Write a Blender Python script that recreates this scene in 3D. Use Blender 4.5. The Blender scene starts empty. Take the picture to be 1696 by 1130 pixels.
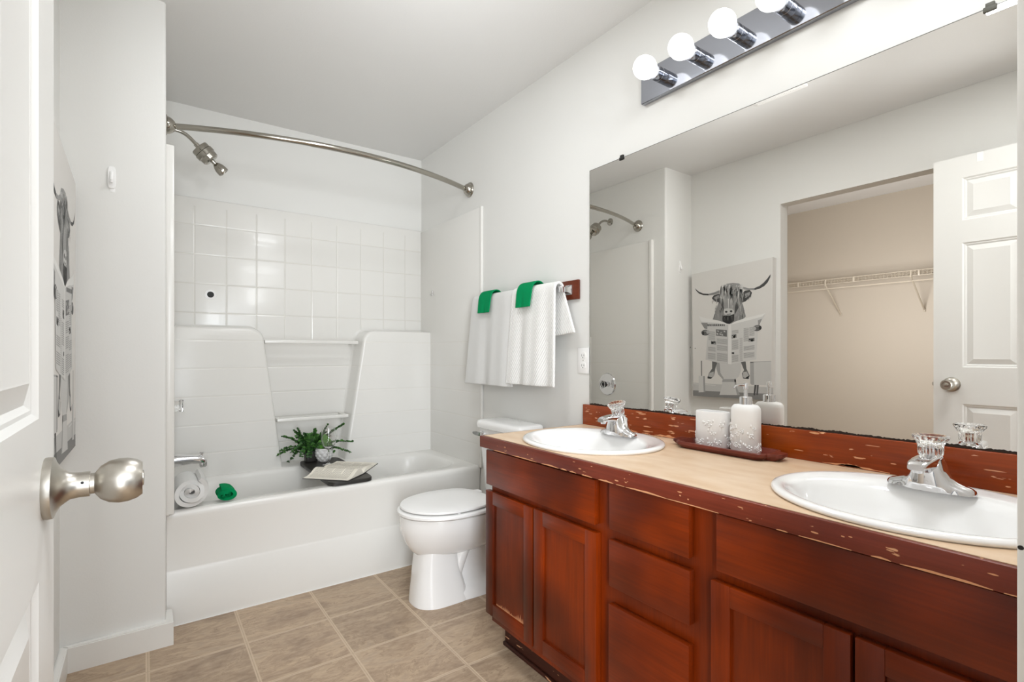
import bpy, bmesh, math, random
from mathutils import Vector, Matrix
from mathutils.geometry import tessellate_polygon
random.seed(7)
S = bpy.context.scene
COL = S.collection
PI = math.pi

# ---------------------------------------------------------------- camera
cam_d = bpy.data.cameras.new('camera')
cam = bpy.data.objects.new('camera', cam_d); COL.objects.link(cam)
cam_d.sensor_width = 36; cam_d.lens = 18.023
cam_d.shift_y = 0.01127
cam_d.clip_start = 0.02; cam_d.clip_end = 50
cam.location = (0, 0, 1.1091)
cam.rotation_euler = (PI/2, 0, -0.6212)
S.camera = cam

# ---------------------------------------------------------------- world and exposure
w = bpy.data.worlds.new('world'); S.world = w; w.use_nodes = True
WB = w.node_tree.nodes['Background']
WB.inputs[0].default_value = (0.93, 0.96, 1.0, 1); WB.inputs[1].default_value = 0.35
S.view_settings.view_transform = 'Standard'; S.view_settings.look = 'None'
S.view_settings.gamma = 1; S.view_settings.exposure = 0.0
S.view_settings.use_curve_mapping = False
def area(name, loc, rot, sx, sy, power, color=(1,1,1)):
    d = bpy.data.lights.new(name, 'AREA'); d.shape = 'RECTANGLE'; d.size = sx; d.size_y = sy
    d.energy = power; d.color = color
    o = bpy.data.objects.new(name, d); COL.objects.link(o); o.location = loc; o.rotation_euler = rot
    return o
# daylight of the hall, plus an added fill lamp, coming in through the open doorway behind the camera
HALL = area('hall_daylight', (0.24, -0.75, 1.7), (-PI/2, 0, PI), 1.5, 0.9, 19, (0.90, 0.95, 1.0))
HALL2 = area('hall_fill', (-0.3, -1.2, 1.0), (-PI/2, 0, PI-0.45), 0.6, 1.8, 63, (0.90, 0.95, 1.0))  # unseen area lamp added as fill; the hall has no window
ROOM = area('ceiling_fill', (0.70, 1.6, 2.43), (0, 0, 0), 0.25, 0.25, 6.3, (0.93, 0.965, 1.0))  # unseen fill panel added under the ceiling, no fixture there
ROOM2 = area('ceiling_fill', (0.72, 0.35, 2.43), (0, 0, 0), 0.6, 0.4, 11.5, (0.93, 0.965, 1.0))  # second added fill panel, for the near end of the worktop
# unseen spots added for fill, bounced off the ceiling
def fill_spot(name, loc, aim, deg, power):
    fd = bpy.data.lights.new(name, 'SPOT'); fd.energy = power; fd.spot_size = math.radians(deg); fd.spot_blend = 1.0
    fd.shadow_soft_size = 0.12; fd.color = (0.93, 0.965, 1.0)
    o = bpy.data.objects.new(name, fd); COL.objects.link(o); o.location = loc
    o.rotation_euler = (Vector(aim) - Vector(loc)).to_track_quat('-Z', 'Y').to_euler()
fill_spot('bounce_fill', (0.75, 1.0, 1.90), (0.80, 1.35, 2.44), 110, 11)
fill_spot('bounce_fill', (0.62, 0.7, 1.90), (0.70, 2.7, 2.44), 70, 25)
# unseen lamp added inside the closet to brighten its back wall
CLOS = area('closet_fill', (-0.50, 1.45, 1.45), (0, math.radians(84), 0), 0.3, 0.5, 21, (0.95, 0.97, 1.0))
BULB_STRENGTH = 1.6

# ---------------------------------------------------------------- helpers
def lin(c):
    return tuple((x/12.92 if x <= 0.04045 else ((x+0.055)/1.055)**2.4) for x in c)
def hexc(h):
    return lin(tuple(int(h[i:i+2], 16)/255 for i in (0, 2, 4)))
def mat(name, col, rough=0.5, metal=0.0, spec=0.5, trans=0.0, ior=1.45, emit=None, es=0, coat=0):
    m = bpy.data.materials.new(name); m.use_nodes = True
    b = m.node_tree.nodes['Principled BSDF']
    c = hexc(col) if isinstance(col, str) else col
    b.inputs['Base Color'].default_value = (*c, 1)
    b.inputs['Roughness'].default_value = rough; b.inputs['Metallic'].default_value = metal
    b.inputs['Specular IOR Level'].default_value = spec
    b.inputs['Transmission Weight'].default_value = trans; b.inputs['IOR'].default_value = ior
    b.inputs['Coat Weight'].default_value = coat
    if emit: b.inputs['Emission Color'].default_value = (*emit, 1); b.inputs['Emission Strength'].default_value = es
    return m
def N(m, t, **k):
    n = m.node_tree.nodes.new(t)
    for a, v in k.items():
        if a.startswith('i_'): n.inputs[a[2:].replace('_', ' ')].default_value = v
        else: setattr(n, a, v)
    return n
def LK(m, a, b): m.node_tree.links.new(a, b)
def BS(m): return m.node_tree.nodes['Principled BSDF']
def mapped(m, scale=(1,1,1)):
    g = N(m, 'ShaderNodeNewGeometry'); mp = N(m, 'ShaderNodeMapping')
    mp.inputs['Scale'].default_value = scale
    LK(m, g.outputs['Position'], mp.inputs['Vector']); return mp.outputs[0]
def add_bump(m, height, strength, dist=0.002):
    b = N(m, 'ShaderNodeBump'); b.inputs['Strength'].default_value = strength; b.inputs['Distance'].default_value = dist
    LK(m, height, b.inputs['Height']); LK(m, b.outputs[0], BS(m).inputs['Normal']); return b
def noise(m, vec, scale, detail=3, rough=0.5):
    n = N(m, 'ShaderNodeTexNoise'); n.inputs['Scale'].default_value = scale
    n.inputs['Detail'].default_value = detail; n.inputs['Roughness'].default_value = rough
    if vec is not None: LK(m, vec, n.inputs['Vector'])
    return n
def ramp(m, fac, stops):
    r = N(m, 'ShaderNodeValToRGB'); e = r.color_ramp.elements
    while len(e) < len(stops): e.new(0.5)
    for i, (p, c) in enumerate(stops):
        e[i].position = p; cc = hexc(c) if isinstance(c, str) else c; e[i].color = (*cc, 1)
    LK(m, fac, r.inputs[0]); return r
def mix(m, fac, a, b, mode='MIX'):
    x = N(m, 'ShaderNodeMix', data_type='RGBA', blend_type=mode)
    if hasattr(fac, 'is_output'): LK(m, fac, x.inputs[0])
    else: x.inputs[0].default_value = fac
    for s, v in ((6, a), (7, b)):
        if hasattr(v, 'is_output'): LK(m, v, x.inputs[s])
        else: x.inputs[s].default_value = (*v, 1)
    return x.outputs[2]
def mth(m, op, a, b=None):
    x = N(m, 'ShaderNodeMath', operation=op)
    for i, v in enumerate((a, b)):
        if v is None: continue
        if hasattr(v, 'is_output'): LK(m, v, x.inputs[i])
        else: x.inputs[i].default_value = v
    return x.outputs[0]

def obj(name, bm, m, parent=None, smooth=True, ang=35, loc=None):
    me = bpy.data.meshes.new(name)
    bmesh.ops.recalc_face_normals(bm, faces=bm.faces)
    if smooth:
        for f in bm.faces: f.smooth = True
        for e in bm.edges:
            if len(e.link_faces) == 2 and e.calc_face_angle(0) > math.radians(ang): e.smooth = False
    bm.to_mesh(me); bm.free()
    for x in (m if isinstance(m, (list, tuple)) else [m]): me.materials.append(x)
    o = bpy.data.objects.new(name, me); COL.objects.link(o)
    if parent is not None:
        o.parent = parent
        o.matrix_parent_inverse = Matrix.Translation(parent.location).inverted() if True else o.matrix_parent_inverse
    return o
def thing(name, label, cat, loc, group=None):
    o = bpy.data.objects.new(name, None); COL.objects.link(o); o.location = loc
    o.empty_display_size = 0.05
    o['label'] = label; o['category'] = cat
    if group: o['group'] = group
    return o
def tag(o, label, cat, group=None):
    o['label'] = label; o['category'] = cat
    if group: o['group'] = group
    return o
def struct(o): o['kind'] = 'structure'; return o

def nb(): return bmesh.new()
def box(bm, x0, x1, y0, y1, z0, z1, bev=0.0, seg=2):
    if x0 > x1: x0, x1 = x1, x0
    if y0 > y1: y0, y1 = y1, y0
    if z0 > z1: z0, z1 = z1, z0
    vs = [bm.verts.new((x, y, z)) for z in (z0, z1) for y in (y0, y1) for x in (x0, x1)]
    fs = [bm.faces.new([vs[i] for i in f]) for f in ((0,2,3,1),(4,5,7,6),(0,1,5,4),(2,6,7,3),(0,4,6,2),(1,3,7,5))]
    if bev:
        es = set(e for f in fs for e in f.edges)
        bmesh.ops.bevel(bm, geom=list(es), offset=bev, segments=seg, affect='EDGES', profile=0.5)
    return vs
def bx(*a, **k):
    bm = nb(); box(bm, *a, **k); return bm
def loft(bm, rings, cap0=True, cap1=True, closed=True):
    R = [[bm.verts.new(p) for p in r] for r in rings]
    n = len(R[0])
    for a, b in zip(R, R[1:]):
        for i in range(n if closed else n-1):
            j = (i+1) % n
            bm.faces.new((a[i], a[j], b[j], b[i]))
    if cap0: bm.faces.new(list(reversed(R[0])))
    if cap1: bm.faces.new(R[-1])
    return R
def frame_of(d):
    d = Vector(d).normalized()
    u = Vector((0,0,1)) if abs(d.z) < 0.9 else Vector((1,0,0))
    a = d.cross(u).normalized(); b = d.cross(a).normalized()
    return d, a, b
def lathe(bm, prof, origin=(0,0,0), axis=(0,0,1), n=32, cap0=True, cap1=True):
    d, a, b = frame_of(axis); o = Vector(origin)
    rings = []
    for r, h in prof:
        r = max(r, 1e-5)
        rings.append([o + d*h + (a*math.cos(t) + b*math.sin(t))*r for t in [2*PI*i/n for i in range(n)]])
    return loft(bm, rings, cap0, cap1)
def tube(bm, pts, r, n=12, cap=True):
    pts = [Vector(p) for p in pts]; rings = []
    prev = None
    for i, p in enumerate(pts):
        d = (pts[min(i+1, len(pts)-1)] - pts[max(i-1, 0)]).normalized()
        if prev is None: _, a, b = frame_of(d)
        else:
            a = (prev - d*prev.dot(d)).normalized(); b = d.cross(a)
        prev = a
        rr = r[i] if isinstance(r, (list, tuple)) else r
        rings.append([p + (a*math.cos(t) + b*math.sin(t))*rr for t in [2*PI*k/n for k in range(n)]])
    return loft(bm, rings, cap, cap)
def bez(p0, p1, p2, p3, n=12):
    P = [Vector(p) for p in (p0, p1, p2, p3)]; out = []
    for i in range(n+1):
        t = i/n; s = 1-t
        out.append(P[0]*s**3 + P[1]*3*s*s*t + P[2]*3*s*t*t + P[3]*t**3)
    return out
def sring(cx, cy, z, a, b, e=2.0, n=48, rot=0):
    out = []
    for i in range(n):
        t = 2*PI*i/n; c, s = math.cos(t), math.sin(t)
        x = a*math.copysign(abs(c)**(2/e), c); y = b*math.copysign(abs(s)**(2/e), s)
        out.append((cx + x*math.cos(rot) - y*math.sin(rot), cy + x*math.sin(rot) + y*math.cos(rot), z))
    return out
def sphere(bm, c, r, u=16, v=10, sc=(1,1,1)):
    bmesh.ops.create_uvsphere(bm, u_segments=u, v_segments=v, radius=r,
        matrix=Matrix.Translation(c) @ Matrix.Diagonal((*sc, 1)))

# ---------------------------------------------------------------- materials
def wallpaint(name, col, bump=0.12):
    m = mat(name, col, 0.55, spec=0.35); v = mapped(m)
    n = noise(m, v, 160, 3); add_bump(m, n.outputs[0], bump, 0.0015); return m
M_wall = wallpaint('white_wall_paint', 'e7e6e2')
M_ceil = wallpaint('ceiling_paint', 'e6e5e3', 0.25)
M_closet = wallpaint('beige_closet_paint', 'c8bdae')
M_trim = mat('white_trim_gloss', 'eceae5', 0.3)
M_door = mat('white_door_paint', 'e9e8e4', 0.32)
M_acr = mat('white_acrylic', 'e9e7e2', 0.22, coat=0.1)
M_porc = mat('white_porcelain', 'f6f5f3', 0.08, coat=0.5)
M_plas = mat('white_plastic', 'f6f5f3', 0.3)
M_chrome = mat('chrome', 'e4e4e6', 0.06, 1.0)
M_nick = mat('brushed_nickel', 'b9b4ab', 0.33, 1.0)
M_dchrome = mat('polished_nickel', 'aaa69d', 0.14, 1.0)
M_mirror = mat('mirror_silver', 'f2f0ec', 0.0, 1.0)
M_blk = mat('black_rubber', '15140f', 0.5)
M_edge = mat('worn_mirror_edge', '2c241d', 0.8)
M_plate = mat('light_bar_chrome', 'a4a7af', 0.10, 1.0)
M_glass = mat('clear_glass', (1,1,1), 0.0, trans=1.0, ior=1.45)
M_cryst = mat('clear_acrylic_knob', (1,1,1), 0.03, trans=1.0, ior=1.49)
M_green = mat('green_terry', '0a9a5e', 0.95, spec=0.1)
M_towel = mat('white_terry', 'f2f1ee', 0.95, spec=0.1)
M_towel2 = mat('white_textured_terry', 'f4f3f0', 0.95, spec=0.1)
M_bulb = mat('lit_bulb', (1,1,1), 0.3, emit=(1.0, 0.99, 0.97), es=BULB_STRENGTH)
M_blackw = mat('black_wood', '2a2824', 0.45)
M_paper = mat('book_paper', 'e9e3d6', 0.8)
M_cer = mat('white_ceramic_matte', 'f1f0ee', 0.45)
M_leaf = mat('green_leaf', '3c6b27', 0.5)
M_leaf2 = mat('dark_green_leaf', '24481d', 0.5)
M_cactus = mat('cactus_green', '5f9a3a', 0.55)
M_wire = mat('coated_wire', 'c6bbaa', 0.4)
for m, sc in ((M_green, 700), (M_towel, 600)):
    n = noise(m, mapped(m), sc, 2); add_bump(m, n.outputs[0], 0.9, 0.004)
# diagonal diamond weave of the right-hand towel
v = mapped(M_towel2); sx = N(M_towel2, 'ShaderNodeSeparateXYZ'); LK(M_towel2, v, sx.inputs[0])
a1 = mth(M_towel2, 'SINE', mth(M_towel2, 'MULTIPLY', mth(M_towel2, 'ADD', sx.outputs[1], mth(M_towel2, 'MULTIPLY', sx.outputs[2], 0.6)), 520))
a2 = mth(M_towel2, 'SINE', mth(M_towel2, 'MULTIPLY', mth(M_towel2, 'SUBTRACT', sx.outputs[1], mth(M_towel2, 'MULTIPLY', sx.outputs[2], 0.6)), 520))
add_bump(M_towel2, mth(M_towel2, 'ADD', a1, mth(M_towel2, 'MULTIPLY', a2, 0.25)), 0.45, 0.003)
# faint waves on the acrylic
add_bump(M_acr, noise(M_acr, mapped(M_acr), 7, 2).outputs[0], 0.05, 0.02)

def wood(name, dark, mid, light, axis, flecks=0.0, fscale=(60, 12, 60), seed=0.0, fth=0.66, rough=0.3, streak=14):
    """stained cherry; axis = grain direction 0/1/2"""
    m = mat(name, dark, rough, coat=0.0, spec=0.38)
    s = [26, 26, 26]; s[axis] = 1.6
    v = mapped(m, tuple(s)); n1 = noise(m, v, 1.6, 6, 0.6)
    v2 = mapped(m, (1, 1, 1)); n2 = noise(m, v2, 3.2, 2, 0.5)
    s3 = [220, 220, 220]; s3[axis] = 8
    n3 = noise(m, mapped(m, tuple(s3)), 1.0, 4)
    base = ramp(m, n2.outputs[0], [(0.36, dark), (0.52, mid), (0.68, light)]).outputs[0]
    g = ramp(m, n1.outputs[0], [(0.3, (0.80,)*3), (0.7, (1.08,)*3)]).outputs[0]
    g3 = ramp(m, n3.outputs[0], [(0.35, (0.86,)*3), (0.65, (1.05,)*3)]).outputs[0]
    c = mix(m, 1.0, mix(m, 1.0, base, g, 'MULTIPLY'), g3, 'MULTIPLY')
    if flecks:
        mp = N(m, 'ShaderNodeMapping'); mp.inputs['Scale'].default_value = fscale
        mp.inputs['Location'].default_value = (seed, seed*1.7, seed*0.6)
        gg = N(m, 'ShaderNodeNewGeometry'); LK(m, gg.outputs['Position'], mp.inputs['Vector'])
        nf = noise(m, mp.outputs[0], 1.0, 3, 0.55)
        k = ramp(m, nf.outputs[0], [(fth, (0,0,0)), (fth+0.012, (1,1,1))]).outputs[0]
        c = mix(m, k, c, hexc('dda67c'))
    LK(m, c, BS(m).inputs['Base Color'])
    return m
W_D, W_M, W_L = '4f1b07', '6d2507', '8f3303'
M_woodV = wood('cherry_wood_upright_grain', W_D, W_M, W_L, 2)
M_woodH = wood('cherry_wood_level_grain', W_D, W_M, W_L, 1)
M_woodP = wood('cherry_wood_panel', '4e1b07', '732806', '893103', 2)
M_woodT = wood('chipped_cherry_edge', '6e2c20', '7a3424', '843a27', 1, 1.0, (14, 24, 90), 2.3, 0.705)
M_woodB = wood('chipped_cherry_backsplash', '863510', '963f10', 'a54a12', 1, 1.0, (10, 16, 85), 5.1, 0.672, 0.25)
M_raw = mat('raw_chipped_wood', 'd99b70', 0.7)
M_tray = wood('red_brown_tray_wood', '5f281e', '743528', '834034', 1, rough=0.3)
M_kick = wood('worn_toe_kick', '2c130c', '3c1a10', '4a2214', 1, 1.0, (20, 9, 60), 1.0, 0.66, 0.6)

M_lam = mat('beige_laminate', 'e0c4a5', 0.35)
n = noise(M_lam, mapped(M_lam, (3, 1, 3)), 8, 4); r = ramp(M_lam, n.outputs[0], [(0.3, 'd8b895'), (0.7, 'e6cdb1')])
LK(M_lam, r.outputs[0], BS(M_lam).inputs['Base Color'])

# floor: embossed stone-look vinyl, 30 cm squares
M_floor = mat('stone_look_vinyl', 'a58e76', 0.34, spec=0.4)
m = M_floor
g = N(m, 'ShaderNodeNewGeometry'); sp = N(m, 'ShaderNodeSeparateXYZ'); LK(m, g.outputs['Position'], sp.inputs[0])
PX, PY, OX, OY = 0.3075, 0.3055, 0.930, 2.1815
def cell(o, off, per):
    t = mth(m, 'DIVIDE', mth(m, 'SUBTRACT', o, off-50*per), per)
    f = mth(m, 'FRACT', t); fl = mth(m, 'FLOOR', t)
    d = mth(m, 'MULTIPLY', mth(m, 'MINIMUM', f, mth(m, 'SUBTRACT', 1.0, f)), per)
    return d, fl
dx, fx = cell(sp.outputs[0], OX, PX); dy, fy = cell(sp.outputs[1], OY, PY)
dm = mth(m, 'MINIMUM', dx, dy)
cb = N(m, 'ShaderNodeCombineXYZ'); LK(m, fx, cb.inputs[0]); LK(m, fy, cb.inputs[1])
wn = N(m, 'ShaderNodeTexWhiteNoise'); LK(m, cb.outputs[0], wn.inputs['Vector'])
off = N(m, 'ShaderNodeVectorMath', operation='MULTIPLY_ADD'); LK(m, wn.outputs['Color'], off.inputs[0])
off.inputs[1].default_value = (9, 9, 9); LK(m, g.outputs['Position'], off.inputs[2])
mp = N(m, 'ShaderNodeMapping'); mp.inputs['Rotation'].default_value = (0, 0, 0.5); mp.inputs['Scale'].default_value = (1, 2.6, 1)
LK(m, off.outputs[0], mp.inputs['Vector'])
n1 = noise(m, mp.outputs[0], 3.2, 9, 0.66); n1.inputs['Distortion'].default_value = 1.3
n2 = noise(m, mp.outputs[0], 26, 6, 0.6)
c = ramp(m, n1.outputs[0], [(0.28, '7d6755'), (0.43, 'a48c74'), (0.56, 'c1a88c'), (0.72, 'ab9886')]).outputs[0]
c = mix(m, 0.38, c, ramp(m, n2.outputs[0], [(0.3, '8e7661'), (0.7, 'ceb89e')]).outputs[0])
vein = ramp(m, mth(m, 'ABSOLUTE', mth(m, 'SUBTRACT', n1.outputs[0], 0.52)), [(0.0, (0.45,)*3), (0.012, (0,0,0))]).outputs[0]
c = mix(m, vein, c, hexc('6f5a48'))
tone = mth(m, 'ADD', mth(m, 'MULTIPLY', wn.outputs['Value'], 0.16), 0.9)
tc = N(m, 'ShaderNodeCombineXYZ')
for i in range(3): LK(m, tone, tc.inputs[i])
c = mix(m, 1.0, c, tc.outputs[0], 'MULTIPLY')
gk = ramp(m, dm, [(0.0, (0.25,)*3), (0.0014, (0.35,)*3), (0.0024, (1,)*3), (0.0045, (1,)*3), (0.0060, (0,0,0))]).outputs[0]
gk.node.color_ramp.interpolation = 'LINEAR'
c = mix(m, gk, c, hexc('d0bba1'))
LK(m, c, BS(m).inputs['Base Color'])
hh = mth(m, 'ADD', mth(m, 'MULTIPLY', mth(m, 'MINIMUM', dm, 0.005), 120), mth(m, 'MULTIPLY', n2.outputs[0], 0.5))
add_bump(m, hh, 0.35, 0.002)

# moulded tile pattern of the bath surround
def tiled(name, vaxis, voffs, vper, rows, zlow=1.19, strength=0.5):
    m = mat(name, 'e9e7e2', 0.2, coat=0.1)
    g = N(m, 'ShaderNodeNewGeometry'); sp = N(m, 'ShaderNodeSeparateXYZ'); LK(m, g.outputs['Position'], sp.inputs[0])
    t = mth(m, 'DIVIDE', mth(m, 'SUBTRACT', sp.outputs[vaxis], voffs-50*vper), vper); f = mth(m, 'FRACT', t)
    dv = mth(m, 'MULTIPLY', mth(m, 'MINIMUM', f, mth(m, 'SUBTRACT', 1.0, f)), vper)
    # uprights only above the ledge height
    low = mth(m, 'MULTIPLY', mth(m, 'LESS_THAN', sp.outputs[2], zlow), 1.0)
    high = mth(m, 'MULTIPLY', mth(m, 'GREATER_THAN', sp.outputs[2], 1.90), 1.0)
    dv = mth(m, 'ADD', dv, mth(m, 'ADD', low, high))
    d = dv
    for z in rows:
        d = mth(m, 'MINIMUM', d, mth(m, 'ABSOLUTE', mth(m, 'SUBTRACT', sp.outputs[2], z)))
    h = mth(m, 'MULTIPLY', mth(m, 'MINIMUM', d, 0.006), 166)
    ww = noise(m, g.outputs['Position'], 6, 1)
    h2 = mth(m, 'ADD', h, mth(m, 'MULTIPLY', ww.outputs[0], 1.2))
    add_bump(m, h2, strength, 0.003)
    cc = ramp(m, mth(m, 'DIVIDE', mth(m, 'MINIMUM', d, 0.006), 0.006), [(0.0, 'e0ddd5' if strength > 0.4 else 'e7e4dd'), (0.6, 'e9e7e2')]).outputs[0]
    LK(m, cc, BS(m).inputs['Base Color'])
    return m
ROWS = [.585, .732, .879, 1.026, 1.173, 1.325, 1.483, 1.64, 1.80]
M_tileX = tiled('tiled_acrylic_back', 0, 0.216, 0.1517, ROWS)
M_tileY = tiled('tiled_acrylic_side', 1, 2.5, 3.0, ROWS[:5], 9.0, 0.15)
M_tileB = tiled('tiled_acrylic_ledge', 0, 0.216, 0.1517, ROWS[:5], 9.0, 0.22)
M_plate_wood = wood('brown_plate_wood', '6a2f1b', '783820', '844026', 1)

M_print = bpy.data.materials.new('printed_ink'); M_print.use_nodes = True
at = N(M_print, 'ShaderNodeAttribute', attribute_name='ink'); LK(M_print, at.outputs['Color'], BS(M_print).inputs['Base Color'])
BS(M_print).inputs['Roughness'].default_value = 0.7

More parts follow.
